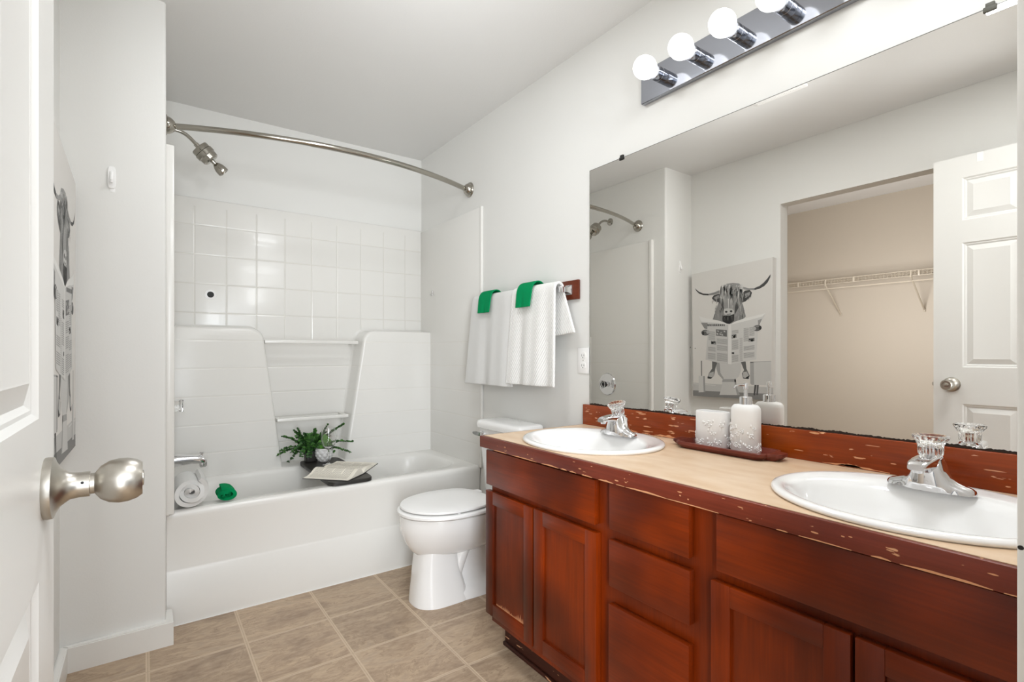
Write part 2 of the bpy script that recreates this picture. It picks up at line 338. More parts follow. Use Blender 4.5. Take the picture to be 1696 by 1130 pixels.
ART = '''77,1,93,8862,4408,8834,6047,8832,6047,8410,93,8296;52,2,93,8296,6047,8410,6047,7980,93,7885;84,2,93,8810,1934,8772,1934,8732,93,8759;50,3,746,10495,838,10496,850,9383,758,9380;82,4,562,9393,1066,9391,1112,8226,562,8171;64,5,930,9386,1066,9391,1112,8226,975,8218;30,3,4794,8947,4937,8936,4833,8238,4727,8249;35,3,4956,8937,5089,8944,5032,8270,4918,8281;32,3,5592,8988,5775,8998,5957,8332,5839,8306;81,4,4486,10450,5912,10544,5930,9050,5730,8968,4602,8928,4505,9026;68,5,4486,10450,4747,10463,4775,8937,4602,8928,4505,9026;70,5,4486,10469,5912,10553,5912,10508,4486,10413;81,4,1988,10383,3866,10412,3856,9892,3695,9461,3462,9261,3533,8740,3766,8184,2237,8101,2409,8679,2473,9219,2129,9549,1999,9939;66,5,2473,9219,3462,9261,3493,9072,2441,9023;66,5,1988,10383,2237,10387,2313,9653,2579,9272,2473,9219,2129,9549,1999,9939;66,5,3360,9257,3462,9261,3533,8740,3766,8184,3564,8171,3411,8734;42,5,1659,10477,2064,10433,1912,9937,1803,9419,1549,9200,1292,9219,1404,9604,1659,9950;72,6,1449,9625,1781,9735,1803,9419,1549,9280,1382,9373;22,6,1292,9370,1549,9330,1659,9284,1549,9200,1292,9219;42,5,3816,10478,4173,10483,4232,9996,4457,9536,4369,9299,3995,9331,3916,9686,4065,9898;74,6,3975,9754,4252,9810,4408,9534,4271,9361,4015,9397;22,6,4232,9434,4447,9554,4389,9300,4163,9309;55,5,2173,14659,1879,13892,1692,13427,2473,13074,3614,13118,4193,13513,4015,14229,3816,14717;66,6,2374,14367,2417,14364,2371,14047;58,6,1871,14051,1915,14048,1924,13524;58,6,2342,14030,2385,14027,2390,13491;25,6,2433,13706,2476,13704,2489,13174;58,6,3636,14205,3676,14202,3602,13675;58,6,3981,13686,4021,13684,3915,13235;25,6,2240,14086,2283,14083,2316,13547;25,6,3941,13695,3981,13692,4006,13246;74,6,3813,13697,3853,13694,3764,13295;25,6,2368,14245,2410,14242,2296,13820;66,6,4059,13930,4099,13927,4091,13605;66,6,3880,13854,3920,13851,3844,13471;74,6,3519,14117,3560,14114,3470,13741;58,6,3720,13809,3760,13806,3763,13347;35,6,2377,14188,2420,14185,2342,13890;58,6,3989,14110,4029,14107,3912,13750;66,6,3992,13741,4032,13738,4049,13209;74,6,3644,13594,3684,13591,3579,13032;35,6,1964,14435,2007,14432,1981,13850;58,6,1908,13823,1952,13820,1956,13403;35,6,4038,13962,4078,13959,4029,13541;66,6,2335,14103,2378,14100,2392,13660;35,6,1899,14282,1943,14279,1903,13757;66,6,3454,14335,3495,14332,3388,13993;35,6,3794,13659,3834,13656,3768,13189;66,6,3634,13864,3674,13861,3638,13392;25,6,3900,13610,3940,13607,3957,13244;25,6,3562,14153,3603,14150,3622,13667;35,6,3630,14192,3671,14189,3551,13662;66,6,2096,13831,2139,13828,2161,13370;74,6,3805,14187,3845,14184,3778,13651;74,6,3577,13998,3618,13995,3567,13690;25,6,3578,14325,3619,14322,3622,13888;25,6,1849,13824,1893,13822,1777,13370;30,6,1626,14982,1803,15184,2237,15263,2366,14693,2173,14640,1879,14732;28,6,3936,15085,4114,15275,4457,15297,4631,15094,4525,14843,4163,14547,3916,14473;60,7,1770,15009,2173,15170,2237,14949,1934,14876;62,7,4114,15068,4505,15171,4457,14943,4163,14763;40,8,1776,14944,1820,14931,1682,14817;40,8,4536,14884,4574,14872,4503,14683;70,8,2026,14744,2069,14730,1970,14514;15,8,2133,15039,2176,15026,2055,14907;15,8,1842,14917,1886,14903,1857,14796;70,8,1973,14927,2017,14914,1969,14737;15,8,4258,14991,4298,14978,4281,14748;40,8,4414,14859,4453,14846,4402,14629;70,8,4351,14742,4390,14730,4376,14548;40,8,1716,14836,1760,14823,1780,14665;70,8,2011,14850,2055,14836,1934,14613;70,8,1993,14979,2036,14966,2038,14847;40,8,4547,14951,4585,14939,4500,14805;15,8,1639,14772,1683,14758,1670,14538;40,8,4109,14896,4149,14883,4115,14652;15,8,2212,14711,2256,14697,2217,14500;40,8,4380,14779,4419,14767,4415,14574;15,8,4156,14927,4195,14914,4106,14788;40,8,2025,14722,2068,14709,2004,14471;40,8,1906,14893,1949,14879,1828,14706;40,8,4378,14954,4417,14941,4378,14821;40,8,2243,14708,2286,14694,2239,14547;40,8,1791,15048,1835,15034,1838,14817;15,8,1779,15018,1823,15005,1697,14796;40,8,4338,14735,4377,14722,4243,14599;15,8,4137,14756,4176,14743,4057,14642;55,6,258,15837,399,15700,608,15537,930,15385,1382,15323,1824,15380,2237,15498,2259,15300,1770,15207,1326,15208,930,15264,585,15417,352,15644;25,7,258,15837,399,15700,608,15537,930,15385,1382,15323,1359,15215,930,15264,585,15417,352,15644;60,6,3995,15550,4408,15414,4794,15393,5136,15505,5407,15676,5656,15920,5875,16183,5857,15987,5684,15664,5453,15444,5136,15303,4747,15250,4311,15311,4015,15379;28,7,4794,15374,5136,15468,5407,15649,5656,15902,5875,16183,5857,15987,5684,15664,5453,15444,5136,15303,4794,15263;60,8,2237,15145,2420,15617,2790,15889,3258,15895,3715,15807,3975,15505,4035,14981,3896,14474,3665,14065,3564,13596,3103,13431,2579,13605,2473,14147,2280,14651;30,9,3533,15027,4015,15077,3896,14474,3614,14069,3391,13702,3391,14275;32,9,2259,14947,2579,14822,2579,14140,2494,13853,2473,14147,2280,14651;92,10,3859,15331,3909,15326,4014,14320;55,10,2957,15504,3009,15498,2963,14873;86,10,3444,15549,3495,15544,3565,14870;90,10,3105,15741,3156,15735,3146,14604;55,10,3379,15203,3430,15199,3442,14385;55,10,2739,15714,2792,15709,2683,14639;92,10,3638,15243,3688,15238,3737,14324;92,10,3144,15142,3195,15138,3233,14102;55,10,3774,15358,3824,15353,3902,14267;86,10,3053,15215,3105,15210,3127,14050;92,10,3251,15510,3302,15504,3351,14766;55,10,3236,15117,3288,15112,3329,14015;90,10,3704,14804,3755,14800,3837,13820;55,10,2809,15404,2862,15399,2773,14241;55,10,3090,15542,3141,15536,3090,14808;90,10,2832,15782,2884,15776,2840,15006;92,10,3623,15657,3673,15652,3778,14903;92,10,3830,15421,3880,15416,3924,14714;55,10,3483,15214,3533,15209,3579,14393;90,10,2568,15844,2621,15839,2544,14939;55,10,3393,14951,3444,14946,3426,14103;92,10,3059,15372,3110,15367,3143,14580;55,10,3760,15404,3810,15399,3849,14699;80,10,2335,15765,2389,15759,2235,14603;80,10,2428,15405,2481,15400,2349,14767;86,10,3358,15091,3409,15086,3408,14442;80,10,3203,15762,3255,15757,3204,14863;72,10,2768,15545,2820,15540,2714,14396;80,10,3716,14888,3766,14883,3848,13816;80,10,2343,15744,2396,15739,2305,14535;72,10,3850,15393,3900,15388,3922,14789;92,10,3382,15384,3433,15379,3479,14242;90,10,3361,15400,3412,15395,3417,14326;55,10,3166,15643,3217,15637,3254,14595;90,10,2582,15734,2635,15729,2605,14918;80,10,3372,15541,3423,15536,3409,14895;92,10,2588,15862,2641,15856,2540,15208;92,10,3456,15083,3507,15079,3513,14481;55,10,3566,15311,3617,15307,3641,14353;86,10,3008,15813,3059,15807,3064,14739;72,10,2631,15589,2683,15583,2560,14977;90,10,3831,15655,3881,15650,3966,14698;90,10,2318,15721,2371,15716,2274,14990;92,10,2356,15763,2409,15757,2281,14906;90,10,2889,14844,2941,14840,2923,13736;80,10,3773,15591,3823,15586,3895,14682;92,10,3204,15109,3256,15104,3203,14016;55,10,3244,15341,3295,15336,3311,14317;90,10,3154,15378,3205,15373,3143,14359;80,10,2530,15586,2583,15581,2549,14813;72,10,2627,15736,2680,15730,2668,14712;80,10,2754,15853,2806,15847,2796,14934;80,10,2404,15854,2457,15849,2412,14998;92,10,2610,15778,2663,15773,2618,15085;90,10,3752,15379,3803,15374,3842,14800;72,10,3132,15572,3184,15566,3134,14783;72,10,3109,15497,3161,15492,3142,14877;72,10,3704,15047,3755,15043,3833,14152;72,10,3230,15507,3282,15502,3341,14878;72,10,2357,15595,2410,15589,2318,14518;86,10,3132,15699,3183,15694,3134,14732;80,10,3868,15722,3918,15716,4051,14796;80,10,3806,15411,3856,15406,3921,14247;90,10,2550,15428,2603,15423,2550,14305;72,10,3067,15650,3119,15645,3079,14656;80,10,3559,15386,3610,15381,3602,14702;90,10,2340,15492,2393,15486,2307,14905;92,10,2577,15249,2630,15244,2539,14260;55,10,3000,15265,3052,15260,3063,14625;55,10,2587,15689,2640,15683,2588,15001;55,10,3184,15212,3235,15207,3255,14412;90,10,2848,15668,2900,15663,2838,14954;72,10,2986,15198,3038,15193,2997,14564;80,10,3487,15729,3538,15723,3564,15071;86,10,3498,15199,3548,15195,3630,14203;90,10,3712,14860,3763,14856,3808,14074;90,10,3610,15110,3661,15106,3755,14087;90,10,3648,15562,3699,15557,3755,14906;86,10,3683,15447,3733,15442,3752,14725;92,10,2663,15433,2716,15428,2654,14573;86,10,2488,15504,2542,15499,2488,14476;90,10,3690,15261,3740,15256,3756,14481;72,10,3434,15478,3485,15473,3545,14291;55,10,3825,14888,3875,14883,3949,14097;92,10,3473,15660,3524,15654,3518,14698;72,10,3150,15137,3201,15132,3203,14128;86,10,2359,14997,2413,14992,2350,14312;92,10,3210,15779,3262,15773,3255,15159;72,10,3464,15561,3515,15555,3551,14649;55,10,2570,15784,2623,15778,2510,14701;80,10,3094,15695,3146,15689,3087,14864;80,10,3345,15507,3396,15502,3358,14768;55,10,3719,15395,3769,15390,3855,14772;55,10,3076,15787,3128,15781,3129,14673;86,10,3633,14850,3683,14845,3725,13839;90,10,3745,15681,3795,15676,3853,14998;80,10,3048,15385,3100,15380,3125,14530;80,10,2725,15672,2778,15666,2768,14731;72,10,3540,15328,3591,15323,3593,14434;72,10,3395,15535,3446,15530,3482,14551;90,10,3191,15464,3243,15459,3183,14383;72,10,3030,15579,3082,15574,3102,14820;55,10,2477,15697,2530,15692,2412,14782;80,10,2932,15759,2984,15754,2999,14866;72,10,3796,14819,3846,14814,3885,13943;90,10,2828,15748,2880,15743,2830,14709;92,10,2810,15469,2862,15464,2805,14525;86,10,3012,15403,3064,15398,3072,14388;90,10,3068,15768,3120,15763,3134,14774;90,10,3098,15371,3150,15366,3122,14738;78,11,2579,14140,2843,14180,3186,14117,3350,13972,3329,13782,3051,13665,2632,13748,2558,13947;22,12,2853,13928,2844,13899,2818,13877,2780,13866,2738,13869,2700,13885,2673,13910,2664,13940,2673,13969,2700,13991,2738,14001,2780,13999,2818,13983,2844,13958;22,12,3217,13943,3207,13910,3182,13885,3144,13872,3103,13875,3066,13892,3040,13921,3030,13955,3040,13988,3066,14013,3103,14025,3144,14022,3182,14005,3207,13977;50,12,2790,13777,3124,13795,3103,13719,2811,13717;15,11,2526,13676,3051,13665,3360,13742,3329,13275,2999,13070,2579,13186,2452,13368;8,12,2577,13629,2608,13627,2540,13338;30,12,2912,13640,2943,13638,2910,13350;8,12,2522,13652,2553,13650,2511,13360;45,12,2633,13585,2665,13583,2629,13293;8,12,2814,13607,2845,13606,2834,13316;8,12,2524,13541,2556,13540,2554,13247;8,12,2948,13500,2979,13498,2951,13210;8,12,2770,13507,2801,13505,2730,13218;30,12,2537,13527,2569,13525,2569,13233;30,12,2700,13589,2732,13587,2708,13297;30,12,2814,13657,2846,13655,2804,13367;45,12,2702,13654,2733,13652,2747,13360;45,12,2860,13598,2892,13596,2819,13310;45,12,3121,13634,3152,13633,3164,13344;30,12,3037,13638,3068,13636,3055,13348;45,12,3170,13658,3201,13656,3192,13368;8,12,3007,13628,3038,13626,3000,13339;8,12,2717,13653,2749,13652,2676,13364;30,12,3247,13430,3277,13429,3252,13142;8,12,3246,13466,3277,13464,3260,13178;45,12,2708,13516,2740,13514,2751,13223;30,12,2856,13472,2887,13470,2830,13183;45,12,2710,13611,2741,13609,2721,13320;8,12,2846,13622,2878,13620,2819,13333;45,12,2580,13581,2612,13580,2556,13291;30,12,3227,13634,3258,13632,3221,13347;45,12,2879,13532,2910,13530,2919,13240;45,12,2630,13492,2662,13490,2595,13202;45,12,3185,13456,3215,13455,3198,13167;45,12,2857,13560,2888,13559,2881,13269;80,13,562,13770,1213,13552,2043,13389,2579,13215,2978,13003,2978,10273,2043,10384,1134,10570,1292,12325,1044,12836,758,13252;84,13,2978,13003,3360,13206,4015,13382,4794,13525,5546,13663,5472,13486,5192,13044,5032,12500,4909,10641,3051,10274,2978,10273;90,14,562,13770,1213,13552,2043,13389,2579,13215,2978,13003,2579,13089,2043,13192,1157,13284,758,13354;92,14,2978,13003,3360,13206,4015,13382,4794,13525,5546,13663,5314,13449,4602,13304,3816,13156;90,15,2916,13035,3124,13093,3144,10276,2895,10291;55,14,758,13252,1292,13227,1269,12777,1044,12836;62,14,5032,13235,5314,13312,5192,13044,5061,12682;30,15,1292,13147,1404,13122,1404,12982,1292,13007;30,15,1449,13140,1560,13115,1560,12975,1449,13000;30,15,1604,13133,1648,13111,1648,12972,1604,12994;30,15,1692,13129,1781,13105,1781,12966,1692,12990;30,15,1824,13123,1934,13098,1934,12960,1824,12984;30,15,1977,13116,2086,13091,2086,12953,1977,12978;30,15,2129,13109,2237,13085,2237,12947,2129,12971;30,15,2280,13102,2388,13078,2388,12941,2280,12965;30,15,2430,13095,2515,13072,2515,12936,2430,12959;30,15,2558,13090,2643,13066,2643,12930,2558,12953;45,15,1967,12751,2811,12651,2811,12196,1967,12287;70,16,2340,12478,2447,12455,2490,12356,2362,12370;80,16,2010,12479,2119,12456,2162,12356,2032,12370;70,16,2230,12450,2337,12428,2380,12329,2251,12342;70,16,2067,12667,2175,12644,2218,12544,2088,12558;80,16,2386,12397,2493,12374,2536,12275,2408,12289;80,16,2561,12631,2667,12608,2709,12509,2582,12523;80,16,2321,12537,2428,12514,2471,12415,2343,12428;62,15,1382,12623,1890,12565,1890,12533,1382,12591;62,15,1382,12558,1890,12501,1890,12469,1382,12526;62,15,1382,12493,1890,12436,1890,12405,1382,12461;62,15,1382,12428,1890,12372,1890,12340,1382,12396;62,15,1382,12363,1890,12308,1890,12276,1382,12331;62,15,1382,12298,1890,12243,1890,12212,1382,12266;62,15,1382,12233,1890,12179,1890,12148,1382,12201;62,15,1382,12168,1890,12115,1890,12083,1382,12136;62,15,1382,12103,1890,12051,1890,12019,1382,12071;62,15,1382,12038,1890,11986,1890,11955,1382,12006;45,15,1582,11919,1967,11881,1967,11664,1582,11700;70,16,1634,11879,1744,11858,1788,11758,1656,11770;70,16,1765,11842,1875,11820,1919,11721,1787,11732;80,16,1684,11896,1794,11874,1838,11775,1706,11787;25,16,1605,11870,1716,11848,1760,11748,1628,11760;12,16,1596,11823,1707,11802,1751,11702,1619,11713;70,16,1616,11879,1727,11857,1771,11757,1639,11769;12,16,1756,11902,1865,11880,1909,11781,1778,11793;62,15,1337,11503,1934,11450,1934,11418,1337,11471;62,15,1337,11438,1934,11386,1934,11354,1337,11406;62,15,1337,11373,1934,11322,1934,11290,1337,11341;62,15,1337,11308,1934,11257,1934,11226,1337,11276;62,15,1337,11243,1934,11193,1934,11162,1337,11211;62,15,1314,11063,1934,11014,1934,10982,1314,11031;62,15,1314,10998,1934,10949,1934,10918,1314,10966;62,15,1314,10933,1934,10885,1934,10854,1314,10901;62,15,1314,10868,1934,10821,1934,10789,1314,10836;62,15,1314,10803,1934,10757,1934,10725,1314,10771;62,15,1314,10738,1934,10693,1934,10661,1314,10705;62,15,1314,10672,1934,10628,1934,10597,1314,10640;62,15,2043,12088,2843,12005,2843,11974,2043,12057;62,15,2043,12024,2843,11942,2843,11911,2043,11993;62,15,2043,11960,2843,11879,2843,11848,2043,11929;62,15,2043,11896,2843,11816,2843,11785,2043,11865;62,15,2043,11832,2843,11753,2843,11722,2043,11800;62,15,2043,11768,2843,11691,2843,11660,2043,11736;62,15,2043,11615,2843,11541,2843,11510,2043,11584;62,15,2043,11551,2843,11478,2843,11447,2043,11520;62,15,2043,11487,2843,11415,2843,11384,2043,11456;62,15,2043,11423,2843,11352,2843,11321,2043,11392;62,15,2043,11359,2843,11289,2843,11258,2043,11327;62,15,2043,11295,2843,11226,2843,11195,2043,11263;62,15,2043,11063,2843,10999,2843,10968,2043,11032;62,15,2043,10999,2843,10936,2843,10905,2043,10968;62,15,2043,10935,2843,10873,2843,10842,2043,10904;62,15,2043,10871,2843,10810,2843,10779,2043,10840;62,15,2043,10807,2843,10747,2843,10716,2043,10776;62,15,2043,10743,2843,10684,2843,10653,2043,10712;62,15,2043,10679,2843,10621,2843,10590,2043,10648;62,15,2043,10615,2843,10558,2843,10527,2043,10584;62,15,2043,10551,2843,10495,2843,10464,2043,10519;45,15,3165,12323,3513,12352,3513,12094,3165,12063;70,16,3261,12296,3364,12275,3405,12178,3282,12191;12,16,3319,12306,3421,12284,3462,12187,3339,12200;80,16,3280,12252,3382,12230,3423,12134,3300,12146;25,16,3268,12220,3370,12198,3411,12101,3289,12114;80,16,3191,12227,3294,12205,3335,12109,3211,12121;70,16,3343,12204,3445,12182,3486,12086,3364,12098;25,16,3261,12205,3363,12183,3404,12087,3281,12099;62,15,3186,12600,3665,12637,3665,12607,3186,12570;62,15,3186,12538,3665,12576,3665,12545,3186,12507;62,15,3186,12476,3665,12514,3665,12484,3186,12445;62,15,3186,12413,3665,12452,3665,12422,3186,12382;62,15,3186,11938,3665,11982,3665,11952,3186,11907;62,15,3186,11875,3665,11920,3665,11890,3186,11845;62,15,3186,11813,3665,11859,3665,11828,3186,11782;62,15,3186,11751,3665,11797,3665,11767,3186,11720;62,15,3186,11688,3665,11735,3665,11705,3186,11657;62,15,3186,11626,3665,11673,3665,11643,3186,11595;62,15,3186,11563,3665,11612,3665,11581,3186,11533;62,15,3186,11501,3665,11550,3665,11520,3186,11470;62,15,3186,11439,3665,11488,3665,11458,3186,11408;62,15,3186,11376,3665,11427,3665,11396,3186,11345;62,15,3186,11314,3665,11365,3665,11334,3186,11283;45,15,3165,11103,3350,11123,3350,11008,3165,10987;80,16,3203,11103,3306,11083,3347,10988,3224,10997;12,16,3173,11103,3276,11083,3317,10988,3193,10997;25,16,3178,11103,3281,11083,3322,10988,3198,10997;25,16,3190,11103,3293,11083,3334,10988,3210,10997;12,16,3202,11103,3305,11083,3346,10988,3223,10997;70,16,3167,11103,3270,11083,3311,10988,3187,10997;70,16,3172,11103,3275,11083,3316,10988,3193,10997;62,15,3186,10882,3665,10938,3665,10907,3186,10851;62,15,3186,10819,3665,10876,3665,10845,3186,10789;62,15,3186,10757,3665,10814,3665,10784,3186,10726;62,15,3186,10694,3665,10752,3665,10722,3186,10664;62,15,3186,10632,3665,10691,3665,10660,3186,10601;62,15,3186,10570,3665,10629,3665,10599,3186,10539;62,15,3186,10507,3665,10567,3665,10537,3186,10476;62,15,3186,10445,3665,10505,3665,10475,3186,10414;70,15,3735,12069,3965,12090,3965,12060,3735,12039;70,15,3735,12008,3965,12029,3965,11999,3735,11977;70,15,3735,11946,3965,11968,3965,11937,3735,11916;70,15,3735,11885,3965,11906,3965,11876,3735,11854;70,15,3735,11823,3965,11845,3965,11815,3735,11793;70,15,3735,11761,3965,11784,3965,11754,3735,11731;70,15,3735,11700,3965,11722,3965,11692,3735,11669;70,15,3735,11638,3965,11661,3965,11631,3735,11608;70,15,3735,11576,3965,11600,3965,11570,3735,11546;70,15,3735,11515,3965,11539,3965,11508,3735,11484;70,15,3735,11453,3965,11477,3965,11447,3735,11423;70,15,3735,11392,3965,11416,3965,11386,3735,11361;70,15,3735,11330,3965,11355,3965,11324,3735,11300;70,15,3735,11268,3965,11293,3965,11263,3735,11238;70,15,3735,11207,3965,11232,3965,11202,3735,11176;70,15,3735,11145,3965,11171,3965,11141,3735,11115;70,15,3735,11083,3965,11109,3965,11079,3735,11053;70,15,3735,11022,3965,11048,3965,11018,3735,10991;70,15,3735,10960,3965,10987,3965,10957,3735,10930;70,15,3735,10899,3965,10926,3965,10895,3735,10868;70,15,3735,10837,3965,10864,3965,10834,3735,10807;70,15,3735,10775,3965,10803,3965,10773,3735,10745;70,15,3735,10714,3965,10742,3965,10712,3735,10683;70,15,3735,10652,3965,10680,3965,10650,3735,10622;70,15,3735,10590,3965,10619,3965,10589,3735,10560;70,15,3735,10529,3965,10558,3965,10528,3735,10498;62,15,4035,12722,4408,12750,4408,12720,4035,12691;62,15,4035,12660,4408,12689,4408,12659,4035,12630;62,15,4035,12599,4408,12629,4408,12599,4035,12569;62,15,4035,12538,4408,12568,4408,12538,4035,12508;62,15,4035,12477,4408,12507,4408,12477,4035,12447;62,15,4035,12416,4408,12447,4408,12417,4035,12385;62,15,4035,12354,4408,12386,4408,12356,4035,12324;62,15,4035,12293,4408,12325,4408,12295,4035,12263;62,15,4035,12232,4408,12265,4408,12235,4035,12202;62,15,4035,12171,4408,12204,4408,12174,4035,12141;62,15,4035,12110,4408,12143,4408,12113,4035,12080;62,15,4035,12048,4408,12083,4408,12053,4035,12018;62,15,4035,11987,4408,12022,4408,11992,4035,11957;62,15,4035,11926,4408,11961,4408,11931,4035,11896;62,15,4035,11865,4408,11901,4408,11871,4035,11835;62,15,4447,12780,4794,12807,4794,12777,4447,12751;62,15,4447,12720,4794,12746,4794,12717,4447,12690;62,15,4447,12659,4794,12686,4794,12657,4447,12629;62,15,4447,12599,4794,12626,4794,12597,4447,12569;62,15,4447,12538,4794,12566,4794,12537,4447,12508;62,15,4447,12477,4794,12506,4794,12476,4447,12448;62,15,4447,12417,4794,12446,4794,12416,4447,12387;62,15,4447,12356,4794,12386,4794,12356,4447,12326;62,15,4447,12296,4794,12326,4794,12296,4447,12266;62,15,4447,12235,4794,12266,4794,12236,4447,12205;45,15,4389,12036,4794,12073,4794,11851,4389,11812;25,16,4587,12009,4684,11988,4722,11895,4607,11906;70,16,4555,11973,4651,11952,4690,11859,4574,11870;25,16,4414,12020,4511,11999,4550,11905,4433,11917;25,16,4556,11937,4653,11916,4691,11823,4576,11834;25,16,4545,11935,4642,11914,4680,11821,4565,11832;70,16,4402,11938,4499,11917,4538,11824,4421,11835;25,16,4563,11980,4660,11959,4698,11866,4583,11877;62,15,4035,11498,4794,11577,4794,11547,4035,11468;62,15,4035,11437,4794,11517,4794,11487,4035,11406;62,15,4035,11375,4794,11457,4794,11427,4035,11345;62,15,4035,11314,4794,11397,4794,11367,4035,11284;62,15,4035,11253,4794,11337,4794,11307,4035,11223;62,15,4035,11046,4794,11133,4794,11104,4035,11016;62,15,4035,10985,4794,11073,4794,11043,4035,10954;62,15,4035,10923,4794,11013,4794,10983,4035,10893;62,15,4035,10862,4794,10953,4794,10923,4035,10832;62,15,4035,10801,4794,10893,4794,10863,4035,10771;62,15,4035,10740,4794,10833,4794,10803,4035,10710;40,17,1460,12520,1427,12430,1333,12360,1198,12323,1047,12327,910,12372,815,12449,781,12542,815,12633,910,12704,1047,12740,1198,12734,1333,12689,1427,12613;70,18,1460,12570,1446,12510,1409,12463,1355,12437,1296,12439,1241,12468,1204,12518,1191,12579,1204,12640,1241,12687,1296,12712,1355,12710,1409,12681,1446,12631;20,18,1032,12484,1022,12427,994,12382,953,12358,907,12359,866,12386,837,12432,827,12490,837,12547,866,12591,907,12615,953,12614,994,12587,1022,12541;62,18,1044,12675,1292,12666,1224,12608,1044,12614;40,17,5292,12746,5275,12656,5201,12577,5084,12524,4946,12509,4816,12534,4718,12595,4673,12679,4691,12771,4767,12850,4885,12902,5023,12917,5153,12891,5248,12830;72,18,4909,12688,4898,12633,4866,12589,4820,12565,4769,12567,4723,12594,4691,12640,4679,12697,4691,12753,4723,12797,4769,12820,4820,12818,4866,12791,4898,12745;22,18,5267,12720,5258,12665,5232,12621,5194,12598,5153,12600,5115,12626,5089,12671,5079,12728,5089,12783,5115,12827,5153,12850,5194,12848,5232,12822,5258,12776;60,18,4890,12855,5127,12863,5079,12792,4909,12799'''

# ---------------------------------------------------------------- room constants (metres)
H = 2.44; XW = 1.558; YB = 3.258; YW = 2.3523; XL = -0.2405; XC = 0.0652
FY = 0.1064      # room side of the doorway wall
DJ = 0.613       # strike jamb
ZC = 0.80        # worktop
XCF = 1.0165     # worktop front
# ---------------------------------------------------------------- room shell
bm = nb(); box(bm, -2.2, XW+0.1, -1.6, YB+0.1, -0.05, 0); struct(obj('floor', bm, M_floor, smooth=False))
bm = nb(); box(bm, -2.2, XW+0.1, -1.6, YB+0.1, H, H+0.05); struct(obj('ceiling', bm, M_ceil, smooth=False))
struct(obj('wall_right', bx(XW, XW+0.1, -0.03, YB+0.1, 0, H), M_wall, smooth=False))
struct(obj('wall_back', bx(XC-0.09, XW, YB, YB+0.1, 0, H), M_wall, smooth=False))
bm = nb()   # stub wall beside the tub, rounded outer corner
pts = [(XL-0.1, YW)]
for i in range(7):
    t = i/6*PI/2; pts.append((XC-0.012+0.012*math.sin(t), YW+0.012-0.012*math.cos(t)))
pts += [(XC, YB), (XL-0.1, YB)]
vs0 = [bm.verts.new((x, y, 0)) for x, y in pts]; vs1 = [bm.verts.new((x, y, H)) for x, y in pts]
for i in range(len(pts)):
    j = (i+1) % len(pts); bm.faces.new((vs0[i], vs0[j], vs1[j], vs1[i]))
bm.faces.new(vs0[::-1]); bm.faces.new(vs1)
struct(obj('wall_alcove', bm, M_wall))
# left wall with the closet opening
CO0, CO1, COZ, LT = 0.80, 1.687, 2.071, 0.088
bm = nb()
box(bm, XL-LT, XL, CO1, YW, 0, H); box(bm, XL-LT, XL, -0.03, CO0, 0, H)
box(bm, XL-LT, XL, CO0, CO1, COZ, H)
bmesh.ops.remove_doubles(bm, verts=bm.verts, dist=1e-5)
struct(obj('wall_left', bm, M_wall, smooth=False))
# doorway wall (the camera stands in the opening)
DH0, DH1 = -0.131, DJ
bm = nb()
box(bm, DJ+0.018, XW, -0.03, FY, 0, H); box(bm, XL-0.0, DH0-0.018, -0.03, FY, 0, H); box(bm, DH0-0.018, DJ+0.018, -0.03, FY, 2.08, H)
struct(obj('wall_front', bm, M_wall, smooth=False))
bm = nb(); box(bm, DJ, DJ+0.018, -0.035, FY, 0, 2.062, bev=0.001); box(bm, DJ-0.016, DJ, 0.03, 0.0935, 0, 2.05, bev=0.001)  # second box: unseen stop, added to shade the jamb edge
tr = struct(obj('trim_1', bm, M_trim))
bm = nb(); box(bm, DH0-0.018, DH0, -0.035, FY, 0, 2.062, bev=0.001); struct(obj('trim_2', bm, M_trim))
bm = nb(); box(bm, DH0-0.018, DJ+0.018, -0.035, FY, 2.062, 2.08, bev=0.001); struct(obj('trim_3', bm, M_trim))
bm = nb(); lathe(bm, [(0.0021, 0), (0.0018, 0.0006)], (DJ-0.0001, 0.1040, 0.941), (-1, 0, 0), 12); 
o = obj('screw', bm, M_blk, tr)
# closet beyond the left wall
CX = -1.955
struct(obj('wall_closet_back', bx(CX-0.08, CX, 0.25, 2.85, 0, H), M_closet, smooth=False))
struct(obj('wall_closet_far', bx(CX, XL-0.1, 2.75, 2.85, 0, H), M_closet, smooth=False))
struct(obj('wall_closet_near', bx(CX, XL-LT, 0.25, 0.33, 0, H), M_closet, smooth=False))
bm = nb(); box(bm, XL-LT-0.004, XL-LT, CO1, 2.75, 0, H); box(bm, XL-LT-0.004, XL-LT, 0.33, CO0, 0, H); box(bm, XL-LT-0.004, XL-LT, CO0, CO1, COZ, H)
struct(obj('wall_closet_front', bm, M_closet, smooth=False))
# baseboards
BH, BT = 0.0897, 0.0229
def board(bm, pts, h):
    """pts: outline of the board's plan, extruded with an eased top"""
    lo = [bm.verts.new((x, y, 0)) for x, y in pts]; hi = [bm.verts.new((x, y, h)) for x, y in pts]
    n = len(pts)
    for i in range(n):
        j = (i+1) % n; bm.faces.new((lo[i], lo[j], hi[j], hi[i]))
    bm.faces.new(lo[::-1]); f = bm.faces.new(hi)
    bmesh.ops.bevel(bm, geom=list(f.edges), offset=0.004, segments=2, affect='EDGES')
bm = nb(); board(bm, [(XL, YW), (XL+BT, YW-BT), (XC+BT, YW-BT), (XC+BT, YW+0.1), (XC, YW+0.1), (XC, YW)], BH)
struct(obj('baseboard_alcove', bm, M_trim))
bm = nb(); board(bm, [(XL, CO1), (XL+BT, CO1), (XL+BT, YW-BT), (XL, YW)], BH)
struct(obj('baseboard_left', bm, M_trim))

